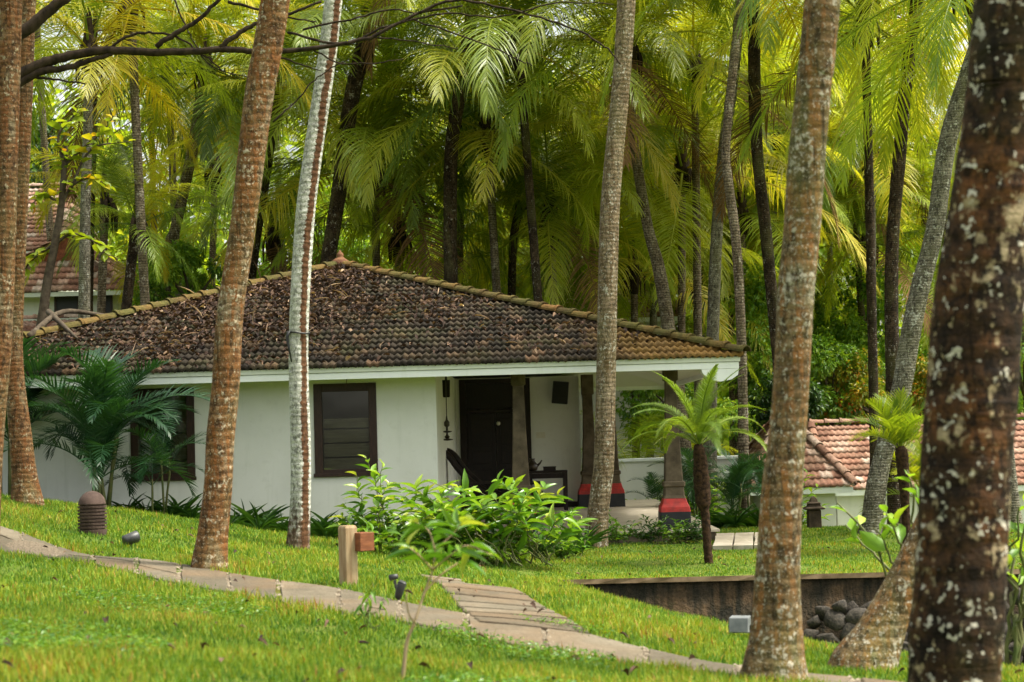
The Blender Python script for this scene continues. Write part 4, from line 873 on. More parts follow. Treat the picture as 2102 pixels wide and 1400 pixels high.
for k in range(2):
    q = Dd if k else Cc; b = B if k else A
    ridge_caps(Vector(b) + Vector((0, 0, .05)), Vector(q) + Vector((0, 0, .05)), .1, .4, k).build('ridge_cap', M['tile_red'], rf, hs.location)
    ridge_caps(Vector(q) + Vector((0, -.05, .05)), Vector(ap) + Vector((0, -.02, .06)), .08, .4, k).build('ridge_cap', M['tile_red'], rf, hs.location)
mb = MB(); mb.box(GA + .5, GB - .5, 52.7, 59, 1.5, ez - .03); mb.build('wall', M['wall'], hs, hs.location)
mb = MB(); mb.box(GA + .04, GB - .04, 52.05, 52.12, ez - .14, ez - .02); mb.build('fascia_board', M['fascia_top'], hs, hs.location)
opening(hs, 'window', 112, 164, 606, 646, 52.7); opening(hs, 'door', 203, 232, 602, 680, 52.7)
A = at(-150, 520, 60); B = at(128, 515, 60); h2 = thing('upper_tiled_house', 'faded tile roof house higher up the slope at the left edge', 'house', ((A.x + B.x) / 2, 63, gz(-15, 62)))
wing(h2, (A.x, 60, A.z), (B.x, 60, A.z), at(60, 386, 63.5).z, 7, M['tile_red'], M['wall'], 3, inset=.6, period=.18, course=.28)
A = at(1140, 655, 57); B = at(1400, 655, 57); h3 = thing('hidden_tiled_house', 'red tile roof glimpsed between fronds above the right hip of the cottage', 'house', ((A.x + B.x) / 2, 59, gz(3, 59)))
wing(h3, (A.x, 57, A.z), (B.x, 57, A.z), at(1230, 585, 59.2).z, 4.6, M['tile_red'], M['wall'], -1, inset=.5, period=.2)
# roof of a shed just behind the left hip
A = at(-60, 690, 46); B = at(440, 678, 46); h4 = thing('tiled_shed', 'shed roof edge with brown tiles just behind the left hip of the cottage', 'shed', ((A.x + B.x) / 2, 48, gz(-9, 47)))
wing(h4, (A.x, 46, A.z), (B.x, 46, A.z), at(200, 655, 47.6).z, 3.2, M['tile_red'], M['wall'], 0, inset=.4, period=.2)
# white boundary wall behind the veranda
A = at(1225, 945, 45.6); B = at(1535, 940, 45.6); bw = thing('boundary_wall', 'white garden wall with flat coping behind the veranda', 'wall', ((A.x + B.x) / 2, 45.7, -.8))
mb = MB(); mb.box(A.x, B.x, 45.6, 45.85, -2.2, A.z - .06); mb.build('wall_body', M['wall'], bw, bw.location); mb = MB(); mb.box(A.x - .05, B.x + .05, 45.54, 45.91, A.z - .058, A.z + .02); mb.build('coping', M['fascia'], bw, bw.location, bevel=.01)

# ---------------------------------------------------------------- retaining wall
zt = gz(4.0, WALL_Y + .3) + .01
rw = thing('retaining_wall', 'dark stained plaster retaining wall with rubble stones at its foot', 'wall', (4.0, WALL_Y, zt - .9))
mb = MB(); xs = np.linspace(WALL_X0 - .1, 9.5, 40); _ta, _tb = gz(WALL_X0, WALL_Y + .3), gz(8, WALL_Y + .3); top = [_ta + (_tb - _ta) * (x - WALL_X0) / (8 - WALL_X0) + .03 for x in xs]
for i in range(39):
    mb.add([(xs[i], WALL_Y - .2, top[i] - 1.6), (xs[i + 1], WALL_Y - .2, top[i + 1] - 1.6), (xs[i + 1], WALL_Y - .14, top[i + 1] - .04), (xs[i], WALL_Y - .14, top[i] - .04), (xs[i], WALL_Y + .03, top[i] - .04), (xs[i + 1], WALL_Y + .03, top[i + 1] - .04)], [(0, 1, 2, 3), (3, 2, 5, 4)])
mb.build('wall_face', M['retain'], rw, rw.location, smooth=True)
mb = MB()
for i in range(39):
    j = .01 * math.sin(i * 2.7); a, b = top[i], top[i + 1]
    mb.add([(xs[i], WALL_Y - .18 + j, a - .045), (xs[i + 1], WALL_Y - .18 + .01 * math.sin((i + 1) * 2.7), b - .045), (xs[i + 1], WALL_Y - .17, b + .012), (xs[i], WALL_Y - .17, a + .012), (xs[i], WALL_Y + .1, a - .02), (xs[i + 1], WALL_Y + .1, b - .02)], [(0, 1, 2, 3), (3, 2, 5, 4)])
mb.build('coping', M['coping'], rw, rw.location)
def stone_mesh(seed):
    rng = np.random.default_rng(seed); mb = MB(); n, m = 12, 8; rings = []
    for i in range(m + 1):
        t = math.pi * i / m; rings.append([(math.sin(t) * math.cos(2 * math.pi * k / n), math.sin(t) * math.sin(2 * math.pi * k / n), -math.cos(t)) for k in range(n)])
    V = np.array([v for r in rings for v in r]); A_ = rng.normal(size=(14, 3)); A_ /= np.linalg.norm(A_, axis=1, keepdims=True); dq = rng.uniform(.45, .8, 14)
    for a, q in zip(A_, dq):
        o = V @ a; k = o > q; V[k] -= (o[k] - q)[:, None] * a * .95
    fs = [(i * n + k, i * n + (k + 1) % n, (i + 1) * n + (k + 1) % n, (i + 1) * n + k) for i in range(m) for k in range(n)]
    return np_mesh('stone', V, [np.array(fs)], {'tint': np.full(len(V), .5)})
SM = [stone_mesh(i) for i in range(6)]; rk = random.Random(5)
for row, (zc, sz) in enumerate(((-.98, .13), (-.80, .125), (-.64, .12), (-.48, .115), (-.33, .10))):
    x = 3.0 + row * .1
    while x < 8.6:
        r = sz * rk.uniform(.75, 1.25); o = link('stone', rk.choice(SM), rw, M['stone']); o.location = Vector((x + r, WALL_Y - .30 + rk.uniform(-.05, .05) - .06 * (4 - row) * .7, zt + zc + rk.uniform(-.05, .05))) - rw.location
        o.scale = (r * 1.5, r * .9, r * 1.15); o.rotation_euler = (rk.uniform(-.4, .4), rk.uniform(-.5, .5), rk.uniform(-.5, .5)); x += 2 * r * .98

# black cord tied round the white palm
_d = gp(611, 1128).y; _c = at(612, 684, _d); _r = 21.8 / ppm(_d)
cd = thing('cord', 'black cord knotted around the white lichened palm', 'cord', _c); mb = MB()
mb.tube([(math.cos(a) * _r * 1.06, math.sin(a) * _r * 1.06, .012 * math.sin(a * 2)) for a in np.linspace(0, 6.2832, 25)], .012, 6); mb.build('loop', M['plastic_black'], cd, smooth=True)
mb = MB(); mb.tube([(-_r * .72, -_r * .85, .02), (-_r * .95, -_r * .8, -.05), (-_r * .8, -_r * .9, -.18), (-_r * .55, -_r * 1.0, -.36)], [.018, .02, .014, .008], 6); mb.build('loose_end', M['plastic_black'], cd, smooth=True)

# ---------------------------------------------------------------- garden lamps, posts and lanterns
p = gp(190, 1098); s_ = 1 / ppm(p.y); bl_ = thing('ribbed_garden_lamp', 'ribbed dome topped stone garden lamp on the grass beside the path', 'garden lamp', p)
mb = MB(); H = 88 * s_; r0 = 29 * s_; pr = [(-.1, r0 * .9), (0.0, r0 * .95)]
for k in range(8):
    z = H * (.08 + .078 * k); pr += [(z, r0 * 1.0), (z + H * .044, r0 * 1.02), (z + H * .05, r0 * .86), (z + H * .072, r0 * .86)]
mb.lathe(0, 0, pr, 24); mb.build('ribbed_body', M['stone_lamp'], bl_)
mb = MB(); z0 = H * .70; mb.lathe(0, 0, [(z0, r0 * .98)] + [(z0 + H * .32 * math.sin(a), r0 * (.96 * math.cos(a) + .0)) for a in np.linspace(.1, 1.5, 8)], 24); mb.build('dome', M['stone_lamp'], bl_, smooth=True)
p = gp(1672, 1086); s_ = 1 / ppm(p.y); ln = thing('stone_lantern', 'small dark stone lantern with tiered cap on the far lawn', 'lantern', p)
mb = MB(); mb.square(0, 0, [(-.1, 13.5 * s_), (38 * s_, 13 * s_), (40 * s_, 11 * s_)], .1); mb.build('pedestal', M['lantern'], ln)
mb = MB(); mb.square(0, 0, [(40.2 * s_, 19 * s_), (43 * s_, 21 * s_), (47 * s_, 13 * s_), (52 * s_, 12 * s_), (53 * s_, 15 * s_), (56 * s_, 8 * s_), (60 * s_, 7 * s_), (64 * s_, 5 * s_), (67 * s_, 1 * s_)], .15); mb.build('cap', M['lantern'], ln)
p = gp(716, 1201); s_ = 1 / ppm(p.y); po = thing('wooden_post_light', 'weathered wooden post with a small red brown lamp box by the path', 'garden light', p, R(38))
h = 121 * s_; w = 14.5 * s_
mb = MB(); mb.square(0, 0, [(-.15, w), (h * .96, w), (h, w * .86)], .1); mb.build('post', M['post'], po, bevel=.004)
mb = MB(); mb.box(w * .55, w * .55 + 34 * s_, -w - 20 * s_, -w + 14 * s_ , h - 52 * s_, h - 15 * s_)
lm = mb.build('lamp_box', M['lampwood'], po, bevel=.004); mb = MB(); mb.box(w * .55 + 4 * s_, w * .55 + 30 * s_, -w - 16 * s_, -w + 10 * s_, h - 53 * s_, h - 52.2 * s_); mb.build('lamp_opening', M['plastic_black'], lm)
p = gp(1519, 1312); s_ = 1 / ppm(p.y); fl = thing('floodlight', 'grey box floodlight on a bracket in the grass beside the mottled palm', 'floodlight', p, R(-18))
mb = MB(); mb.loft([[(-20 * s_, -.05, 14 * s_), (20 * s_, -.05, 14 * s_), (20 * s_, .06, 10 * s_), (-20 * s_, .06, 10 * s_)], [(-20 * s_, -.03, 44 * s_), (20 * s_, -.03, 44 * s_), (20 * s_, .08, 46 * s_), (-20 * s_, .08, 46 * s_)]]); mb.build('housing', M['metal'], fl, bevel=.006)
mb = MB(); mb.tube([(-22 * s_, .02, 28 * s_), (-22 * s_, .02, 4 * s_), (0, .02, 1 * s_), (22 * s_, .02, 4 * s_), (22 * s_, .02, 28 * s_)], .008, 6); mb.tube([(0, .02, -.1), (0, .02, 2 * s_)], .012, 6); mb.build('bracket', M['metal_dark'], fl)
p = gp(270, 1124); s_ = 1 / ppm(p.y); o = thing('spotlight', 'small dark spotlight low in the grass right of the ribbed lamp', 'spotlight', p, R(40))
mb = MB(); mb.tube([(-.09, 0, .07), (-.08, 0, .075), (.06, 0, .11), (.07, 0, .112)], [.03, .055, .065, .06], 12); mb.build('housing', M['metal_dark'], o, smooth=True); mb = MB(); mb.tube([(0, 0, -.08), (0, 0, .07)], .012, 6); mb.build('spike', M['metal_dark'], o)
p = gp(822, 1238); s_ = 1 / ppm(p.y); o = thing('spike_spotlight', 'black spike spotlight beside the stepping slabs', 'spotlight', p, R(-30))
mb = MB(); mb.tube([(-.02, 0, .03), (-.015, 0, .06), (.02, 0, .15), (.025, 0, .16)], [.02, .03, .034, .03], 12); mb.build('housing', M['metal_dark'], o, smooth=True)
mb = MB(); mb.tube([(0, 0, -.08), (-.03, 0, .1), (-.05, 0, .17)], .012, 6); mb.build('spike', M['metal_dark'], o); mb = MB(); mb.tube([(-.08, -.02, .19), (-.02, .0, .2)], [.025, .02], 10); mb.build('lamp_head', M['metal_dark'], o, smooth=True)

# ---------------------------------------------------------------- plants
def stems_leaves(stems, rng, nleaf, ll, lw, tmpl, t0=.25, out=.9, up=.25, top_light=.35):
    cl = Cloud()
    for S in stems:
        n = max(2, int(nleaf * rng.uniform(.75, 1.25))); t = t0 + (1 - t0) * (np.arange(n) + rng.uniform(0, .6, n)) / n; i = np.clip((t * (len(S) - 1)), 0, len(S) - 1.001); k = i.astype(int); f = (i - k)[:, None]
        pos = S[k] * (1 - f) + S[k + 1] * f; tan = S[k + 1] - S[k]; tan /= np.linalg.norm(tan, axis=1, keepdims=True) + 1e-9
        az = np.arange(n) * 2.4 + rng.uniform(0, 6) + rng.normal(0, .4, n); d = np.stack([np.cos(az), np.sin(az), np.full(n, up) + rng.normal(0, .25, n)], 1) * out + tan * (.35 + .5 * t[:, None] ** 3)
        nn = np.array([0, 0, 1.0]) + rng.normal(0, .35, (n, 3)); sz = rng.uniform(.65, 1.15, n) * (1 - .35 * t ** 4)
        cl.add(tmpl, pos, d, nn, ll * sz, lw * sz * rng.uniform(.85, 1.15, n), np.clip(rng.beta(2, 3, n) + top_light * t ** 3, 0, 1))
    return cl
def curve_stem(base, tip, rng, bow=.25, n=14, wob=.03):
    base, tip = np.array(base, float), np.array(tip, float); t = np.linspace(0, 1, n)[:, None]; mid = base * (1 - bow) + tip * bow; mid[2] = base[2] + (tip[2] - base[2]) * .62
    S = (1 - t) ** 2 * base + 2 * t * (1 - t) * mid + t ** 2 * tip; return S + rng.normal(0, wob, S.shape) * np.sin(np.pi * t)
def shrub(name, label, cat, loc, tips, ll, lw, nleaf, mat, tmpl=T_LANCE, seed=0, group=None, rad=.012, spread=.2, **kw):
    rng = np.random.default_rng(seed); root = thing(name, label, cat, loc, group=group); o = np.array(root.location)
    stems = [curve_stem((rng.uniform(-spread, spread), rng.uniform(-spread, spread) * .6, -.03), np.array(t) - o, rng) for t in tips]
    for S in stems:
        mb = MB(); mb.tube([tuple(p) for p in S], list(np.linspace(rad, rad * .35, len(S))), 5); mb.build('stem', M['stem'], root, smooth=True)
    link('foliage', stems_leaves(stems, rng, nleaf, ll, lw, tmpl, **kw).mesh('foliage'), root, M[mat]); return root
rb = random.Random(9)
def ptips(pxs, d, dd=.5): return [tuple(at(x, y, d + rb.uniform(-dd, dd))) for x, y in pxs]
b = gp(1000, 1150)
shrub('leafy_bush', 'big bright green long leaved bush in front of the veranda', 'bush', (b.x - .15, 24.2, gz(b.x - .15, 24.2)),
      ptips([(870, 985), (905, 1010), (850, 1040), (940, 1000), (985, 1010), (1020, 985), (1055, 995), (1090, 1005), (1120, 1000), (1150, 1015), (1175, 1050), (1190, 1075), (1100, 1050), (1050, 1045), (1000, 1060), (950, 1060), (900, 1075), (870, 1090), (1150, 1095), (1080, 1090), (1020, 1100), (960, 1105), (920, 1110), (1120, 1115), (1065, 1020), (820, 1030), (800, 1070), (1130, 1060), (845, 1000), (880, 1050), (840, 1075), (790, 1100), (860, 1120), (1180, 1110), (925, 1035), (970, 1030), (760, 1050), (740, 1085), (780, 1020), (815, 1000), (770, 1110)], 24.2, .7), .36, .11, 15, 'shrub', seed=4, spread=1.0, t0=.4)
b = gp(790, 1135)
shrub('tall_shrub', 'thin upright shrub rising over the window corner left of the bush', 'bush', (b.x, 24.6, gz(b.x, 24.6)), ptips([(748, 935), (765, 985), (735, 1000), (800, 990), (720, 1045), (700, 1060), (775, 1040), (830, 1060), (760, 1075), (800, 1095), (700, 1035), (690, 1075), (785, 950), (730, 970)], 24.6, .4), .28, .085, 10, 'shrub', seed=5, spread=.25, t0=.35)
b = gp(826, 1402)
sap = thing('sapling', 'slender young sapling in the foreground lawn with drooping leaf tufts', 'sapling', b); rng = np.random.default_rng(8); dS = b.y
SP = lambda *q: np.array([tuple(at(x, y, dS + z) - b) for x, y, z in q])
stems = [spline(SP(*q), n=6) for q in [[(826, 1404, 0), (835, 1320, 0), (850, 1280, 0), (872, 1215, .05), (888, 1170, .05), (893, 1130, .1)], [(872, 1215, .05), (905, 1180, .1), (950, 1150, .15), (985, 1130, .2)],
    [(888, 1170, .05), (925, 1140, -.1), (960, 1120, -.15), (1010, 1140, -.2)], [(888, 1170, .05), (860, 1140, -.1), (835, 1120, -.1)], [(852, 1278, 0), (840, 1262, -.05), (834, 1230, -.1), (836, 1215, -.1)],
    [(893, 1130, .1), (880, 1090, .1), (850, 1070, .15)], [(893, 1130, .1), (930, 1095, .2), (950, 1070, .2)]]]
for i, S in enumerate(stems):
    mb = MB(); mb.tube([tuple(p) for p in S], list(np.linspace(.011 if i == 0 else .005, .003, len(S))), 6); mb.build('stem' if i == 0 else 'branch', M['post'], sap, smooth=True)
link('foliage', stems_leaves(stems[1:4] + stems[5:] + [stems[0][-8:]], rng, 8, .17, .045, leaf_template(5, .3, .45), t0=.35, up=.05).mesh('foliage'), sap, M['shrub'])
b = gp(765, 1300)
shrub('sprig', 'wispy young sprig with small hanging leaves in front of the path', 'sapling', (b.x, b.y, b.z), ptips([(742, 1215), (765, 1195), (790, 1225), (735, 1240)], b.y, .1), .11, .03, 4, 'shrub', leaf_template(5, .3, .7), seed=6, rad=.004, spread=.03, t0=.7, up=-.6)

# low scrub along the veranda edge
for i, (px, py, w, h, lab) in enumerate([(1275, 1128, 70, 45, 'low scrubby plant growing right at the foot of the tan palm'), (1330, 1130, 60, 40, 'low scrub below the veranda steps left of the front column'), (1385, 1132, 60, 34, 'low scrub under the front veranda column'), (1425, 1126, 50, 36, 'low scrub between the front column and the tree fern'), (1170, 1130, 70, 60, 'dark green low plant at the right foot of the bush'), (1110, 1140, 60, 50, 'dark low plant under the middle of the bush')]):
    d = 29.0 if px > 1200 else 26; c = at(px, py, d); z = gz(c.x, d)
    shrub('low_shrub', lab, 'shrub', (c.x, d, z), [(c.x + rb.uniform(-.5, .5) * w / ppm(d) * 1.4, d + rb.uniform(-.25, .2), z + rb.uniform(.6, 1.5) * h / ppm(d)) for _ in range(13)], .13, .045, 13, 'strap' if i % 2 else 'shrub', T_SMALL, seed=20 + i, group='low scrub by the veranda', rad=.006, spread=.2, top_light=.1)
for px, py, d, hh, lab in [(1315, 1050, 44.3, .35, 'leafy green plant at the foot of the white garden wall'), (1432, 1020, 40, .6, 'broad leaved plant right of the front veranda column'), (1620, 1050, 41, .9, 'leafy plant hiding the foot of the annex wall')]:
    c = at(px, py, d); z = gz(c.x, d); z1 = max(z, c.z - .3)
    shrub('leafy_plant', lab, 'shrub', (c.x, d, z), [(c.x + rb.uniform(-.8, .8), d + rb.uniform(-.3, .3), c.z + rb.uniform(-.2, 1) * hh) for _ in range(14)], .3, .1, 12, 'tree_green', seed=int(px), rad=.012, spread=.3)

# strap leaved lilies along the wall
def strap_plant(seed, n=24, L=.5):
    rng = np.random.default_rng(seed); cl = Cloud(); az = rng.uniform(0, 6.28, n); el = rng.uniform(.5, 1.45, n); d = np.stack([np.cos(az) * np.cos(el), np.sin(az) * np.cos(el), np.sin(el)], 1)
    pos = np.stack([np.cos(az) * .04, np.sin(az) * .04, np.zeros(n)], 1); nn = np.stack([-np.cos(az) * np.sin(el), -np.sin(az) * np.sin(el), np.cos(el)], 1)
    cl.add(T_STRAP, pos, d, nn, L * rng.uniform(.6, 1.15, n), rng.uniform(.028, .045, n), rng.beta(2, 3, n)); return cl.mesh('strap_lily')
SL = [strap_plant(i) for i in range(4)]
for i, (px, d, sc) in enumerate([(262, 28.9, .8), (300, 28.8, .8), (345, 28.6, .9), (372, 28.9, 1.1), (395, 28.5, .9), (480, 28.4, .9), (505, 28.8, 1.1), (532, 28.4, 1.2), (556, 28.9, 1.0), (580, 28.3, .9), (640, 27.8, .9), (660, 28.2, .95), (682, 27.6, .9), (705, 28.2, .95), (728, 27.7, .95), (750, 28.0, 1), (775, 27.5, 1), (800, 27.9, 1), (470, 27.7, .7), (600, 27.9, .8), (622, 27.4, .7), (530, 27.6, .7), (840, 27.4, 1), (880, 27.6, 1), (645, 27.0, 1), (668, 26.7, 1), (692, 27.1, 1.1), (722, 26.8, 1.1), (740, 27.0, 1), (762, 26.7, 1.1), (785, 26.9, 1), (815, 26.6, 1.1), (930, 26.5, 1), (1150, 26.8, 1), (1185, 27.4, 1), (1200, 28.2, 1)]):
    x = at(px, 1080, d).x; o = link('strap_lily', SL[i % 4], None, M['strap']); o.location = (x, d, gz(x, d) - .02); o.rotation_euler = (0, 0, i * 1.3); o.scale = (sc,) * 3
    tag(o, 'dark green strap leaved lily in the bed along the white cottage wall', 'lily', 'strap lilies along the wall')
# grass clumps behind the tree fern
for i, (px, d) in enumerate([(1480, 33.5), (1510, 33), (1540, 33.6), (1565, 33)]):
    x = at(px, 1080, d).x; o = link('grass_clump', SL[i % 4], None, M['strap']); me = SL[i % 4]; o.location = (x, d, gz(x, d) - .02); o.rotation_euler = (0, 0, i * 2.1); o.scale = (1.1, 1.1, 1.1); tag(o, 'bushy green grass clump behind the tree fern', 'grass clump', 'grass clumps behind the fern')

# areca palms, tree fern and other small palms
def small_set(seed, L, ll, n, lw, vee, sag, spread):
    return [[frond_mesh(seed + i * 5 + k, L, e, dr, n, ll, lw, sag, vee, .16, .014, 68, 22) for k in range(2)] for i, (e, dr) in enumerate(spread)]
ARE = small_set(300, 1.55, .42, 34, .032, .28, .5, [(80, 75), (66, 95), (52, 105), (34, 110)])
FER = small_set(400, 1.5, .21, 100, .015, .12, .55, [(82, 62), (66, 95), (50, 105), (34, 95)])
YNG = small_set(500, 1.2, .5, 30, .035, .3, .4, [(85, 25), (74, 45), (60, 70), (45, 80)])
def rosette(parent, base, sets, n, mat, seed, size=1.0, lv=(0, 4)):
    rng = random.Random(seed); az = rng.uniform(0, 6)
    for k in range(n):
        l = lv[0] + int((lv[1] - lv[0]) * k / n); o = link('frond', coloured(rng.choice(sets[l]), M[mat]), parent); az += 2.4 + rng.uniform(-.3, .3); o.location = base; o.rotation_euler = (0, 0, az); o.scale = (size * rng.uniform(.85, 1.12),) * 3
def areca(label, px, d, stems, seed, size=1.0, group='areca palms', mat='areca', nf=5):
    x = at(px, 1000, d).x; root = thing('areca_palm', label, 'palm', (x, d, gz(x, d)), group=group); rng = random.Random(seed)
    for k in range(stems):
        a = rng.uniform(0, 6.28); h = rng.uniform(.35, 1.05) * size; lean = rng.uniform(.1, .4) * h; tip = Vector((math.cos(a) * lean, math.sin(a) * lean * .7, h)); b0 = Vector((math.cos(a) * .12, math.sin(a) * .1, -.05))
        mb = MB(); mb.tube([b0, b0.lerp(tip, .5) + Vector((0, 0, .06)), tip, tip + Vector((0, 0, .2))], [.03 * size, .025 * size, .026 * size, .012], 7); mb.build('stem', M['stem'], root, smooth=True); rosette(root, tip + Vector((0, 0, .1)), ARE, nf, mat, seed * 10 + k, size)
    return root
areca('large dark feathery areca palm clump in front of the left window', 205, 28.3, 7, 1, 1.15, nf=5)
areca('small areca with thin stem right below the left window', 322, 28.5, 3, 2, .72, nf=4)
areca('dark areca at the far left beside the rust brown palms', 15, 29.5, 6, 3, 1.15)
areca('areca with dark leaves rising behind the tree fern trunk', 1500, 36.5, 4, 4, .75)
areca('slim areca left of the mottled trunk before the annex', 1548, 37.5, 3, 5, .7)
areca('areca right beside the front veranda column on its far side', 1425, 39, 3, 6, .75)
areca('small pale areca in front of the white garden wall', 1342, 43.6, 2, 7, .6)
areca('young feathery palm on the far lawn left of the blotched trunk', 1905, 30, 4, 8, .8, mat='frond_green')
b = gp(1455, 1157); tf = thing('tree_fern', 'bright green tree fern with dark fibrous trunk on the right lawn', 'tree fern', b); k = 1 / ppm(b.y)
z = [(0, 12), (40, 11.5), (90, 12), (112, 13), (122, 20), (160, 22), (205, 19), (232, 16), (245, 9)]
P = np.array([(.0 - .012 * i, .0, h * k) for i, (h, w) in enumerate(z)]); P[0, 2] = -.08; rr = np.array([w * k * .76 for h, w in z]); V, q, uv = trunk_tube(P, rr, .16, .03, 18, 3); link('trunk', np_mesh('trunk', V, [q], None, True, uv), tf, M['fernbark'])
rosette(tf, Vector((-.08, 0, 240 * k)), FER, 22, 'fern', 5, 140 * k / 1.12, (0, 4))
b = gp(1862, 1132); yp = thing('young_palm', 'young palm with thin dark trunk and grassy crown before the leaning grey palm', 'palm', b); k = 1 / ppm(b.y)
V, q, uv = trunk_tube(np.array([(0, 0, -.08), (.0, 0, 90 * k), (-.02, 0, 190 * k), (-.04, 0, 215 * k)]), np.array([10, 9, 13, 8]) * k, .12, .03, 14, 4); link('trunk', np_mesh('trunk', V, [q], None, True, uv), yp, M['fernbark']); rosette(yp, Vector((-.04, 0, 205 * k)), YNG, 16, 'frond_green', 7, 105 * k / 1.0, (0, 4))
x = at(1300, 1000, 48.5).x; r_ = thing('coconut_sapling', 'young coconut palm with arching fronds behind the white garden wall', 'palm', (x, 47.5, gz(x, 47.5)))
mb = MB(); mb.lathe(0, 0, [(-.1, .2), (.6, .16), (1.1, .1)], 10); mb.build('trunk', M['bark'], r_)
rg = random.Random(4)
for j in range(11):
    o = link('frond', coloured(rg.choice(COCO[min(5, 1 + j // 2)]), M['frond_green' if j % 3 else 'frond_dark']), r_); o.location = (0, 0, .9); o.rotation_euler = (0, 0, j * 2.4); o.scale = (.62,) * 3
# bare branched plants with broad leaves beside the nearest trunk
for lab, base, tips, sd in [('bare stemmed plant with big oval leaves left of the blotched trunk', (1905, 1330), [(1718, 1032), (1735, 1078), (1795, 1085), (1830, 1070), (1862, 965), (1880, 1000), (1815, 1040)], 31), ('pale stemmed leafy plant showing right of the blotched trunk', (2078, 1330), [(2092, 1040), (2110, 1090), (2068, 1130), (2125, 1010), (2095, 1180), (2140, 1120)], 32)]:
    c = at(base[0], base[1], 13.2); g = gz(c.x, 13.2)
    shrub('bare_stemmed_plant', lab, 'plant', (c.x, 13.2, g), ptips(tips, 13.2, .3), .24, .11, 3, 'tree_green', T_OVAL, seed=sd, rad=.018, spread=.04, t0=.82, top_light=.2)

# broadleaf trees and shrubs behind
def leaf_tree(label, px, d, ytop, ybot, wpx, mat, n=5200, leaf=.17, seed=0, name='broadleaf_tree', group='broadleaf trees behind', clumps=26, tr=.09):
    rng = np.random.default_rng(seed); c = at(px, (ytop + ybot) / 2, d); top = at(px, ytop, d).z; bot = at(px, ybot, d).z; g = gz(c.x, d); rx = wpx / 2 / ppm(d); rz = (top - bot) / 2
    root = thing(name, label, 'tree' if tr > .05 else 'bush', (c.x, d, g), group=group); cz = (top + bot) / 2 - g
    u = rdir(clumps, rng); rad = rng.uniform(.45, 1.0, clumps) ** .5; cc = u * rad[:, None] * np.array([rx, rx * .8, rz]) + np.array([0, 0, cz]); cs_ = rng.uniform(.16, .34, clumps) * (rx + rz) * .6
    cl = Cloud(); per = (cs_ ** 2 / (cs_ ** 2).sum() * n).astype(int)
    for k in range(clumps):
        m = max(8, per[k]); v = rdir(m, rng); r_ = rng.uniform(.3, 1, m) ** .5; pos = cc[k] + v * (r_ * cs_[k])[:, None] * np.array([1, 1, .75]); d_ = v + rng.normal(0, .5, (m, 3)); d_[:, 2] -= .35; nn = v * .6 + np.array([0, 0, 1.0]) + rng.normal(0, .45, (m, 3))
        cl.add(T_SMALL if leaf < .2 else T_OVAL, pos, d_, nn, leaf * rng.uniform(.6, 1.25, m), leaf * .48 * rng.uniform(.7, 1.2, m), np.clip(rng.beta(2, 2.5, m) + rng.normal(0, .12), 0, 1))
    mb = MB(); fork = np.array([rng.uniform(-.1, .1) * rx, 0, max(.3, cz - rz * .6)])
    mb.tube([(0, 0, -.1), tuple(fork * [.6, 1, .5]), tuple(fork)], [tr * 1.3, tr, tr * .85], 8)
    for k in rng.choice(clumps, min(9, clumps), False): mb.tube([tuple(fork), tuple(fork * .45 + cc[k] * .55 + [0, 0, .05]), tuple(cc[k])], [tr * .6, tr * .38, tr * .12], 6)
    mb.build('trunk', M['twig'], root, smooth=True); link('crown', cl.mesh('crown'), root, M[mat]); return root
for a in [('tall light green tree between the mottled and dark slim trunks', 1745, 58, 540, 800, 190, 'tree_green', 8000, .17, 1), ('green bush right under the tall light green tree', 1705, 54.5, 690, 880, 150, 'tree_green', 5000, .16, 2),
          ('yellow and orange croton bush above the far tiled roof', 1800, 54.5, 725, 890, 200, 'croton', 6500, .15, 3), ('dark tree behind the croton bush at right', 1850, 64, 560, 860, 260, 'tree_green', 7000, .2, 4),
          ('green tree seen right of the pale ringed palm', 1590, 54, 540, 860, 150, 'tree_green', 6000, .17, 5), ('leafy tree filling the gap right of the blotched trunk', 2110, 54, 480, 900, 240, 'tree_green', 7000, .17, 6),
          ('shady tree behind the white garden wall', 1400, 52, 700, 930, 260, 'tree_green', 6000, .18, 7), ('croton with reddish leaves beside the leaning grey palm', 1905, 54, 720, 900, 110, 'croton', 3500, .15, 8),
          ('bright leafy tree left of the orange trunk behind the ridge', 385, 47.5, 515, 660, 210, 'tree_green', 8000, .14, 9), ('leafy tree behind the squat dark stemmed palm', 330, 61, 430, 640, 180, 'tree_green', 6000, .18, 10),
          ('yellow green tree above the tiled gable house', 150, 70, 300, 520, 260, 'tree_yellow', 5000, .2, 11), ('leafy tree behind the roof finial', 640, 60, 470, 640, 260, 'tree_green', 6000, .18, 12),
          ('yellow green tree behind the black central trunk', 950, 62, 490, 660, 300, 'tree_yellow', 7000, .18, 13), ('bright tree behind the curving dark trunk', 1330, 60, 500, 720, 260, 'tree_yellow', 6000, .18, 14),
          ('dark tree at the far left edge behind the upper house', -20, 66, 200, 480, 300, 'tree_dark', 6000, .22, 15), ('green hedge like tree along the annex roof', 1610, 50.5, 760, 900, 120, 'tree_dark', 4000, .16, 16)]:
    leaf_tree(*a[:10])
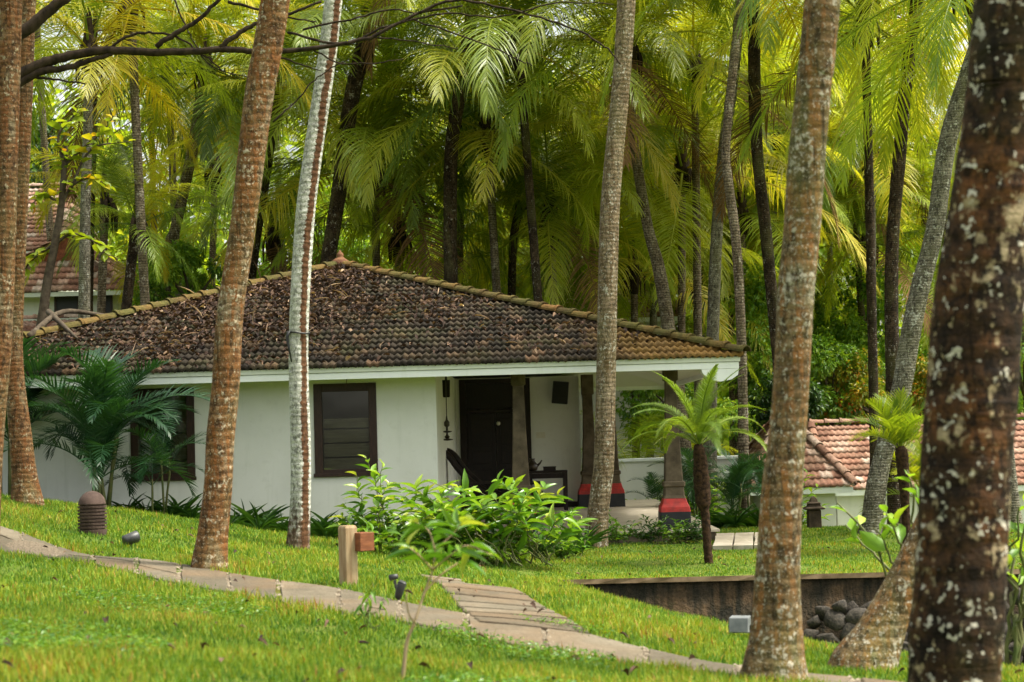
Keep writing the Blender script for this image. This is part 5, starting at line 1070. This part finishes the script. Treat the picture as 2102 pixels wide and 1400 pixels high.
# almond tree with large yellow green leaves, and the bare spreading limb tree at upper left
b = at(86, 668, 36.5); rt = thing('almond_tree', 'thin brown trunked tree with few large yellow green leaves behind the left hip', 'tree', (b.x, 36.5, gz(b.x, 36.5)), group='broadleaf trees behind'); o3 = np.array(rt.location); rng = np.random.default_rng(77)
W3 = lambda pts, d: spline([tuple(np.array(at(x, y, d + (r[0] if r else 0))) - o3) for x, y, *r in pts], n=6)
tk = W3([(80, 700), (88, 650), (97, 580), (113, 500), (126, 420), (132, 340), (135, 300)], 36.5); base = np.vstack([[tk[0] * [1, 1, 0] + [-.2, 0, -.2]], tk])
br_ = [W3(p, 36.5) for p in [[(126, 420), (150, 380), (190, 365), (225, 385)], [(132, 340), (175, 300), (215, 265), (235, 235)], [(132, 340), (120, 280), (150, 240), (165, 225)], [(126, 420), (90, 400), (65, 420)], [(113, 500), (70, 530), (45, 560)], [(150, 380), (170, 330), (200, 300), (270, 290)], [(113, 500), (150, 480), (200, 500), (225, 530)]]]
mb = MB(); mb.tube([tuple(p) for p in base], list(np.linspace(.12, .045, len(base))), 10)
for S in br_: mb.tube([tuple(p) for p in S], list(np.linspace(.035, .01, len(S))), 6)
mb.build('trunk', M['twig'], rt, smooth=True); link('crown', stems_leaves(br_ + [tk[-10:]], rng, 20, .30, .17, T_OVAL, t0=.15, up=.0, top_light=.25).mesh('crown'), rt, M['tree_yellow'])
b = at(-150, 1000, 20.5); bt = thing('bare_limbed_tree', 'tree reaching long bare dark limbs in from the upper left', 'tree', (b.x, 20.5, gz(b.x, 20.5))); o3 = np.array(bt.location)
mb = MB(); mb.tube([tuple(p) for p in W3([(-150, 1090), (-150, 800), (-140, 500), (-130, 250), (-160, 0), (-120, -300)], 20.5)], list(np.linspace(.2, .1, 31)), 12); mb.build('trunk', M['bark'], bt, smooth=True)
def limb(pts, w0, w1):
    S = W3(pts, 20.5); k = 1 / ppm(20.5) / 2; rg_ = np.random.default_rng(len(S) + int(w0)); S = S + rg_.normal(0, .005, S.shape); mb = MB(); mb.tube([tuple(p) for p in S], list(np.linspace(w0 * k, w1 * k, len(S))), 7); mb.build('limb', M['bark'], bt, smooth=True)
for pts, a, c in [([(-130, 260), (0, 175), (75, 135), (130, 117), (220, 103), (330, 108), (450, 101), (540, 106), (640, 99), (760, 76), (860, 27), (950, 12)], 27, 4), ([(-130, 300), (60, 158), (130, 141), (190, 122), (230, 110)], 20, 8), ([(225, 100), (255, 78), (290, 68), (340, 69), (375, 82), (420, 115), (460, 146)], 7, 3),
                  ([(320, 95), (365, 66), (395, 48), (440, 10), (475, -30)], 12, 7), ([(452, 97), (500, 62), (545, 42), (590, 30), (660, 2)], 12, 5), ([(70, 158), (110, 162), (175, 172)], 7, 3), ([(-120, 150), (40, 70), (90, 30), (140, -10)], 30, 22), ([(590, 66), (700, 90), (780, 58), (850, 40), (920, 28), (1010, 35), (1080, 22)], 6, 3),
                  ([(470, 5), (530, 18), (580, 32), (650, 46)], 7, 3), ([(860, 27), (910, 5), (960, 2), (1070, 25), (1180, 60), (1240, 95), (1275, 130)], 7, 3), ([(850, 40), (980, 85), (1070, 125), (1095, 135)], 4, 2), ([(575, 118), (610, 130), (660, 146)], 5, 2), ([(760, 76), (850, 85), (940, 100)], 4, 2), ([(640, 99), (700, 130), (780, 128), (830, 120)], 4, 2),
                  ([(350, -20), (380, 50), (400, 90), (440, 140), (520, 160)], 4, 2), ([(1070, 25), (1150, 5), (1260, 8)], 4, 2), ([(620, 60), (720, 40), (800, 20), (860, 27)], 5, 3), ([(560, 250), (600, 215), (640, 170), (680, 140), (720, 120)], 4, 2)]: limb(pts, a, c)
# dry palm leaf stalks lying on the left hip
for lab, pts in [('grey brown dry palm stalk lying along the left end of the roof', [(60, 690, 31.2), (130, 640, 32.6), (230, 648, 33.4), (330, 636, 34.2)]), ('short broken stalk propped across the left hip tiles', [(100, 640, 32.6), (130, 668, 31.6), (158, 694, 30.8)])]:
    S = spline([tuple(at(*p)) for p in pts], n=6); mb = MB(); mb.tube([tuple(p) for p in S], list(np.linspace(.06, .02, len(S))), 7); mb.build('dry_stalk', M['twig'], None, smooth=True); o = bpy.context.scene.collection.objects[-1]
    tag(o, lab, 'dead palm stalk')

# far wood: one mass of foliage that closes the view
rng = np.random.default_rng(55); n = 75000; cl = Cloud(); xc = rng.uniform(-48, 48, 420); yc = rng.uniform(68, 92, 420); hc = rng.uniform(0, 1, 420) ** .8 * 13; rc = rng.uniform(1.5, 3.2, 420)
k = rng.integers(0, 420, n); v = rdir(n, rng); pos = np.stack([xc[k], yc[k], ground_np(xc, yc)[k] + hc[k]], 1) + v * (rc[k] * rng.uniform(.4, 1, n) ** .5)[:, None]
d_ = v + rng.normal(0, .5, (n, 3)); d_[:, 2] -= .5
cl.add(T_SMALL, pos, d_, v + np.array([0, 0, .8]) + rng.normal(0, .4, (n, 3)), rng.uniform(.5, 1.0, n), rng.uniform(.2, .4, n), np.clip(rng.beta(2, 3, n) + rng.normal(0, .1, 420)[k], 0, 1))
tag(link('far_wood', cl.mesh('far_wood'), None, M['far_leaf']), 'dense far wood closing the view behind the palms', 'wood', kind='stuff')

# ---------------------------------------------------------------- grass
def inside(poly, x, y):
    poly = np.array(poly); r = np.zeros(len(x), bool); j = len(poly) - 1
    for i in range(len(poly)):
        a, b = poly[i], poly[j]; c = ((a[1] > y) != (b[1] > y)) & (x < (b[0] - a[0]) * (y - a[1]) / (b[1] - a[1] + 1e-12) + a[0]); r ^= c; j = i
    return r
rng = np.random.default_rng(99)
dg = np.linspace(4.6, 42, 800); wd = dg * np.minimum(1, (9.0 / dg) ** 1.35) * (np.where(dg > 34, .25, 1)); cdf = np.cumsum(wd); cdf /= cdf[-1]
N = 620000; d = np.interp(rng.random(N), cdf, dg); x = rng.uniform(-.335, .335, N) * d + rng.uniform(-.8, .8, N)
ok = np.ones(N, bool)
ragged = lambda: rng.normal(0, .035, N)
pp = [tuple(on_path(s_, .045)) for s_ in ss] + [tuple(on_path(s_, .98)) for s_ in ss[::-1]]
ok &= ~inside(pp, x + ragged(), d + ragged()); ok &= ~inside([tuple(p[:2]) for p in bl] + [tuple(p[:2]) for p in br[::-1]], x + ragged(), d + ragged())
ok &= ~inside([tuple(p[:2]) for p in (p0, p1, p2, p3)], x, d)
ok &= ~((x > WX0) & (x < WXC) & (d > WY0 - .03) & (d < WYE)) & ~((x > PX0 - .02) & (x < PX1 + .06) & (d > PY0 - .05) & (d < WYE + .4))
ok &= ~((d > WALL_Y - .22) & (d < WALL_Y - .04) & (x > WALL_X0 + .1)) & ~((d > 40) & (x > 4))
for bx, by, br2 in PALM_BASES: ok &= ((x - bx) ** 2 + (d - by) ** 2) > (br2 * .9) ** 2
n1 = (np.sin(x * 1.9 + .7 * np.sin(d * 1.3)) + np.sin(d * 1.5 + 1.1 * np.sin(x * 2.3 + 1)) + np.sin((x + d) * 3.1 + 2)) / 3
n2 = (np.sin(x * 5.3 + d * 2.1) + np.sin(d * 6.1 - x * 3.7 + 1) + np.sin(x * 9.1 - d * 1.2)) / 3
bare = (n1 * .6 + n2 * .4) < -.50                              # thin brown spots
ok &= ~(bare & (rng.random(N) < .65)); x, d, n1, n2 = x[ok], d[ok], n1[ok], n2[ok]; N = len(x)
far = np.clip((d - 8) / 20, 0, 1); h = (.043 + .014 * n1 + .012 * n2) * rng.uniform(.4, 1.6, N) * (1 + .25 * far); h = np.clip(h, .02, .16); h *= np.where((d > WALL_Y) & (x > 0), .62, 1)
az = rng.uniform(0, 6.283, N); lean = rng.beta(1.6, 1.6, N) * 1.15; w = (.0075 + .006 * far) * rng.uniform(.7, 1.3, N)
dx, dy = np.cos(az), np.sin(az); z = ground_np(x, d)
pt = [np.stack([x, d, z - .008], 1)]; a1, a2 = lean * .45, lean
pt.append(pt[0] + np.stack([dx * np.sin(a1), dy * np.sin(a1), np.cos(a1)], 1) * (h * .55)[:, None]); pt.append(pt[1] + np.stack([dx * np.sin(a2), dy * np.sin(a2), np.cos(a2)], 1) * (h * .6)[:, None])
ya = az + np.pi / 2 + rng.normal(0, .5, N); sv = np.stack([np.cos(ya), np.sin(ya), 0 * ya], 1) * (w / 2)[:, None]
V = np.stack([pt[0] - sv, pt[0] + sv, pt[1] - sv * .8, pt[1] + sv * .8, pt[2]], 1).reshape(-1, 3); bi = np.arange(N) * 5
tint = np.clip(.46 + .24 * n1 + .14 * n2 + rng.normal(0, .21, N) + np.where(rng.random(N) < .05, .35, 0) - .1 * far, 0, 1)
tag(link('grass', np_mesh('grass', V, [np.stack([bi, bi + 1, bi + 3, bi + 2], 1), np.stack([bi + 2, bi + 3, bi + 4], 1)], {'tint': np.repeat(tint, 5)}, True), None, M['grass']), 'short bright yellow green lawn grass', 'grass', kind='stuff')
# low clover like weeds in the near lawn and fallen leaves on the ground
n = 9000; d = rng.uniform(7, 14, n * 3); x = rng.uniform(-.3, .05, n * 3) * d; k = (np.sin(x * 2.2 + 1) + np.sin(d * 1.7 + x) > .75); x, d = x[k][:n], d[k][:n]; n = len(x); k = ~inside(pp, x, d); x, d = x[k], d[k]; n = len(x)
az = rng.uniform(0, 6.28, n); cl = Cloud(); cl.add(T_SMALL, np.stack([x, d, ground_np(x, d) + rng.uniform(.02, .07, n)], 1), np.stack([np.cos(az), np.sin(az), rng.uniform(0, .5, n)], 1), np.array([0, 0, 1.0]) + rng.normal(0, .3, (n, 3)), rng.uniform(.02, .04, n), rng.uniform(.014, .026, n), rng.beta(2, 3, n))
tag(link('lawn_weeds', cl.mesh('lawn_weeds'), None, M['shrub']), 'low clover like weeds in the near lawn', 'weeds', kind='stuff')
n = 280; d = rng.uniform(7, 29, n); x = rng.uniform(-.3, .3, n) * d; az = rng.uniform(0, 6.28, n); k = ~((x > WX0) & (d > 29.5)); x, d, az = x[k], d[k], az[k]; n = len(x)
cl = Cloud(); cl.add(leaf_template(3, .5, .5, 'oval'), np.stack([x, d, ground_np(x, d) + rng.uniform(.035, .07, n)], 1), np.stack([np.cos(az), np.sin(az), 0 * az], 1), np.array([0, 0, 1.0]) + rng.normal(0, .35, (n, 3)), rng.uniform(.03, .08, n), rng.uniform(.015, .04, n), rng.uniform(.2, .82, n))
tag(link('ground_litter', cl.mesh('ground_litter'), None, M['litter']), 'dry fallen leaves scattered on lawn and path', 'fallen leaves', kind='stuff')
n = 420; sj = rng.choice(path_joints, n) + rng.normal(0, .025, n); tj = rng.random(n); mbp = MB()
for a, b in zip(sj, tj):
    q = on_path(a, b); r = rng.uniform(.008, .02); zg = gz(q[0], q[1]) + .018
    mbp.add([(q[0] + r, q[1], zg), (q[0], q[1] + r * .8, zg), (q[0] - r, q[1], zg), (q[0], q[1] - r * .8, zg), (q[0], q[1], zg + r * .8)], [(0, 1, 4), (1, 2, 4), (2, 3, 4), (3, 0, 4)])
tag(mbp.build('path_pebbles', M['pebble'], None, smooth=True), 'small pale pebbles in the joints of the path', 'pebbles', kind='stuff')
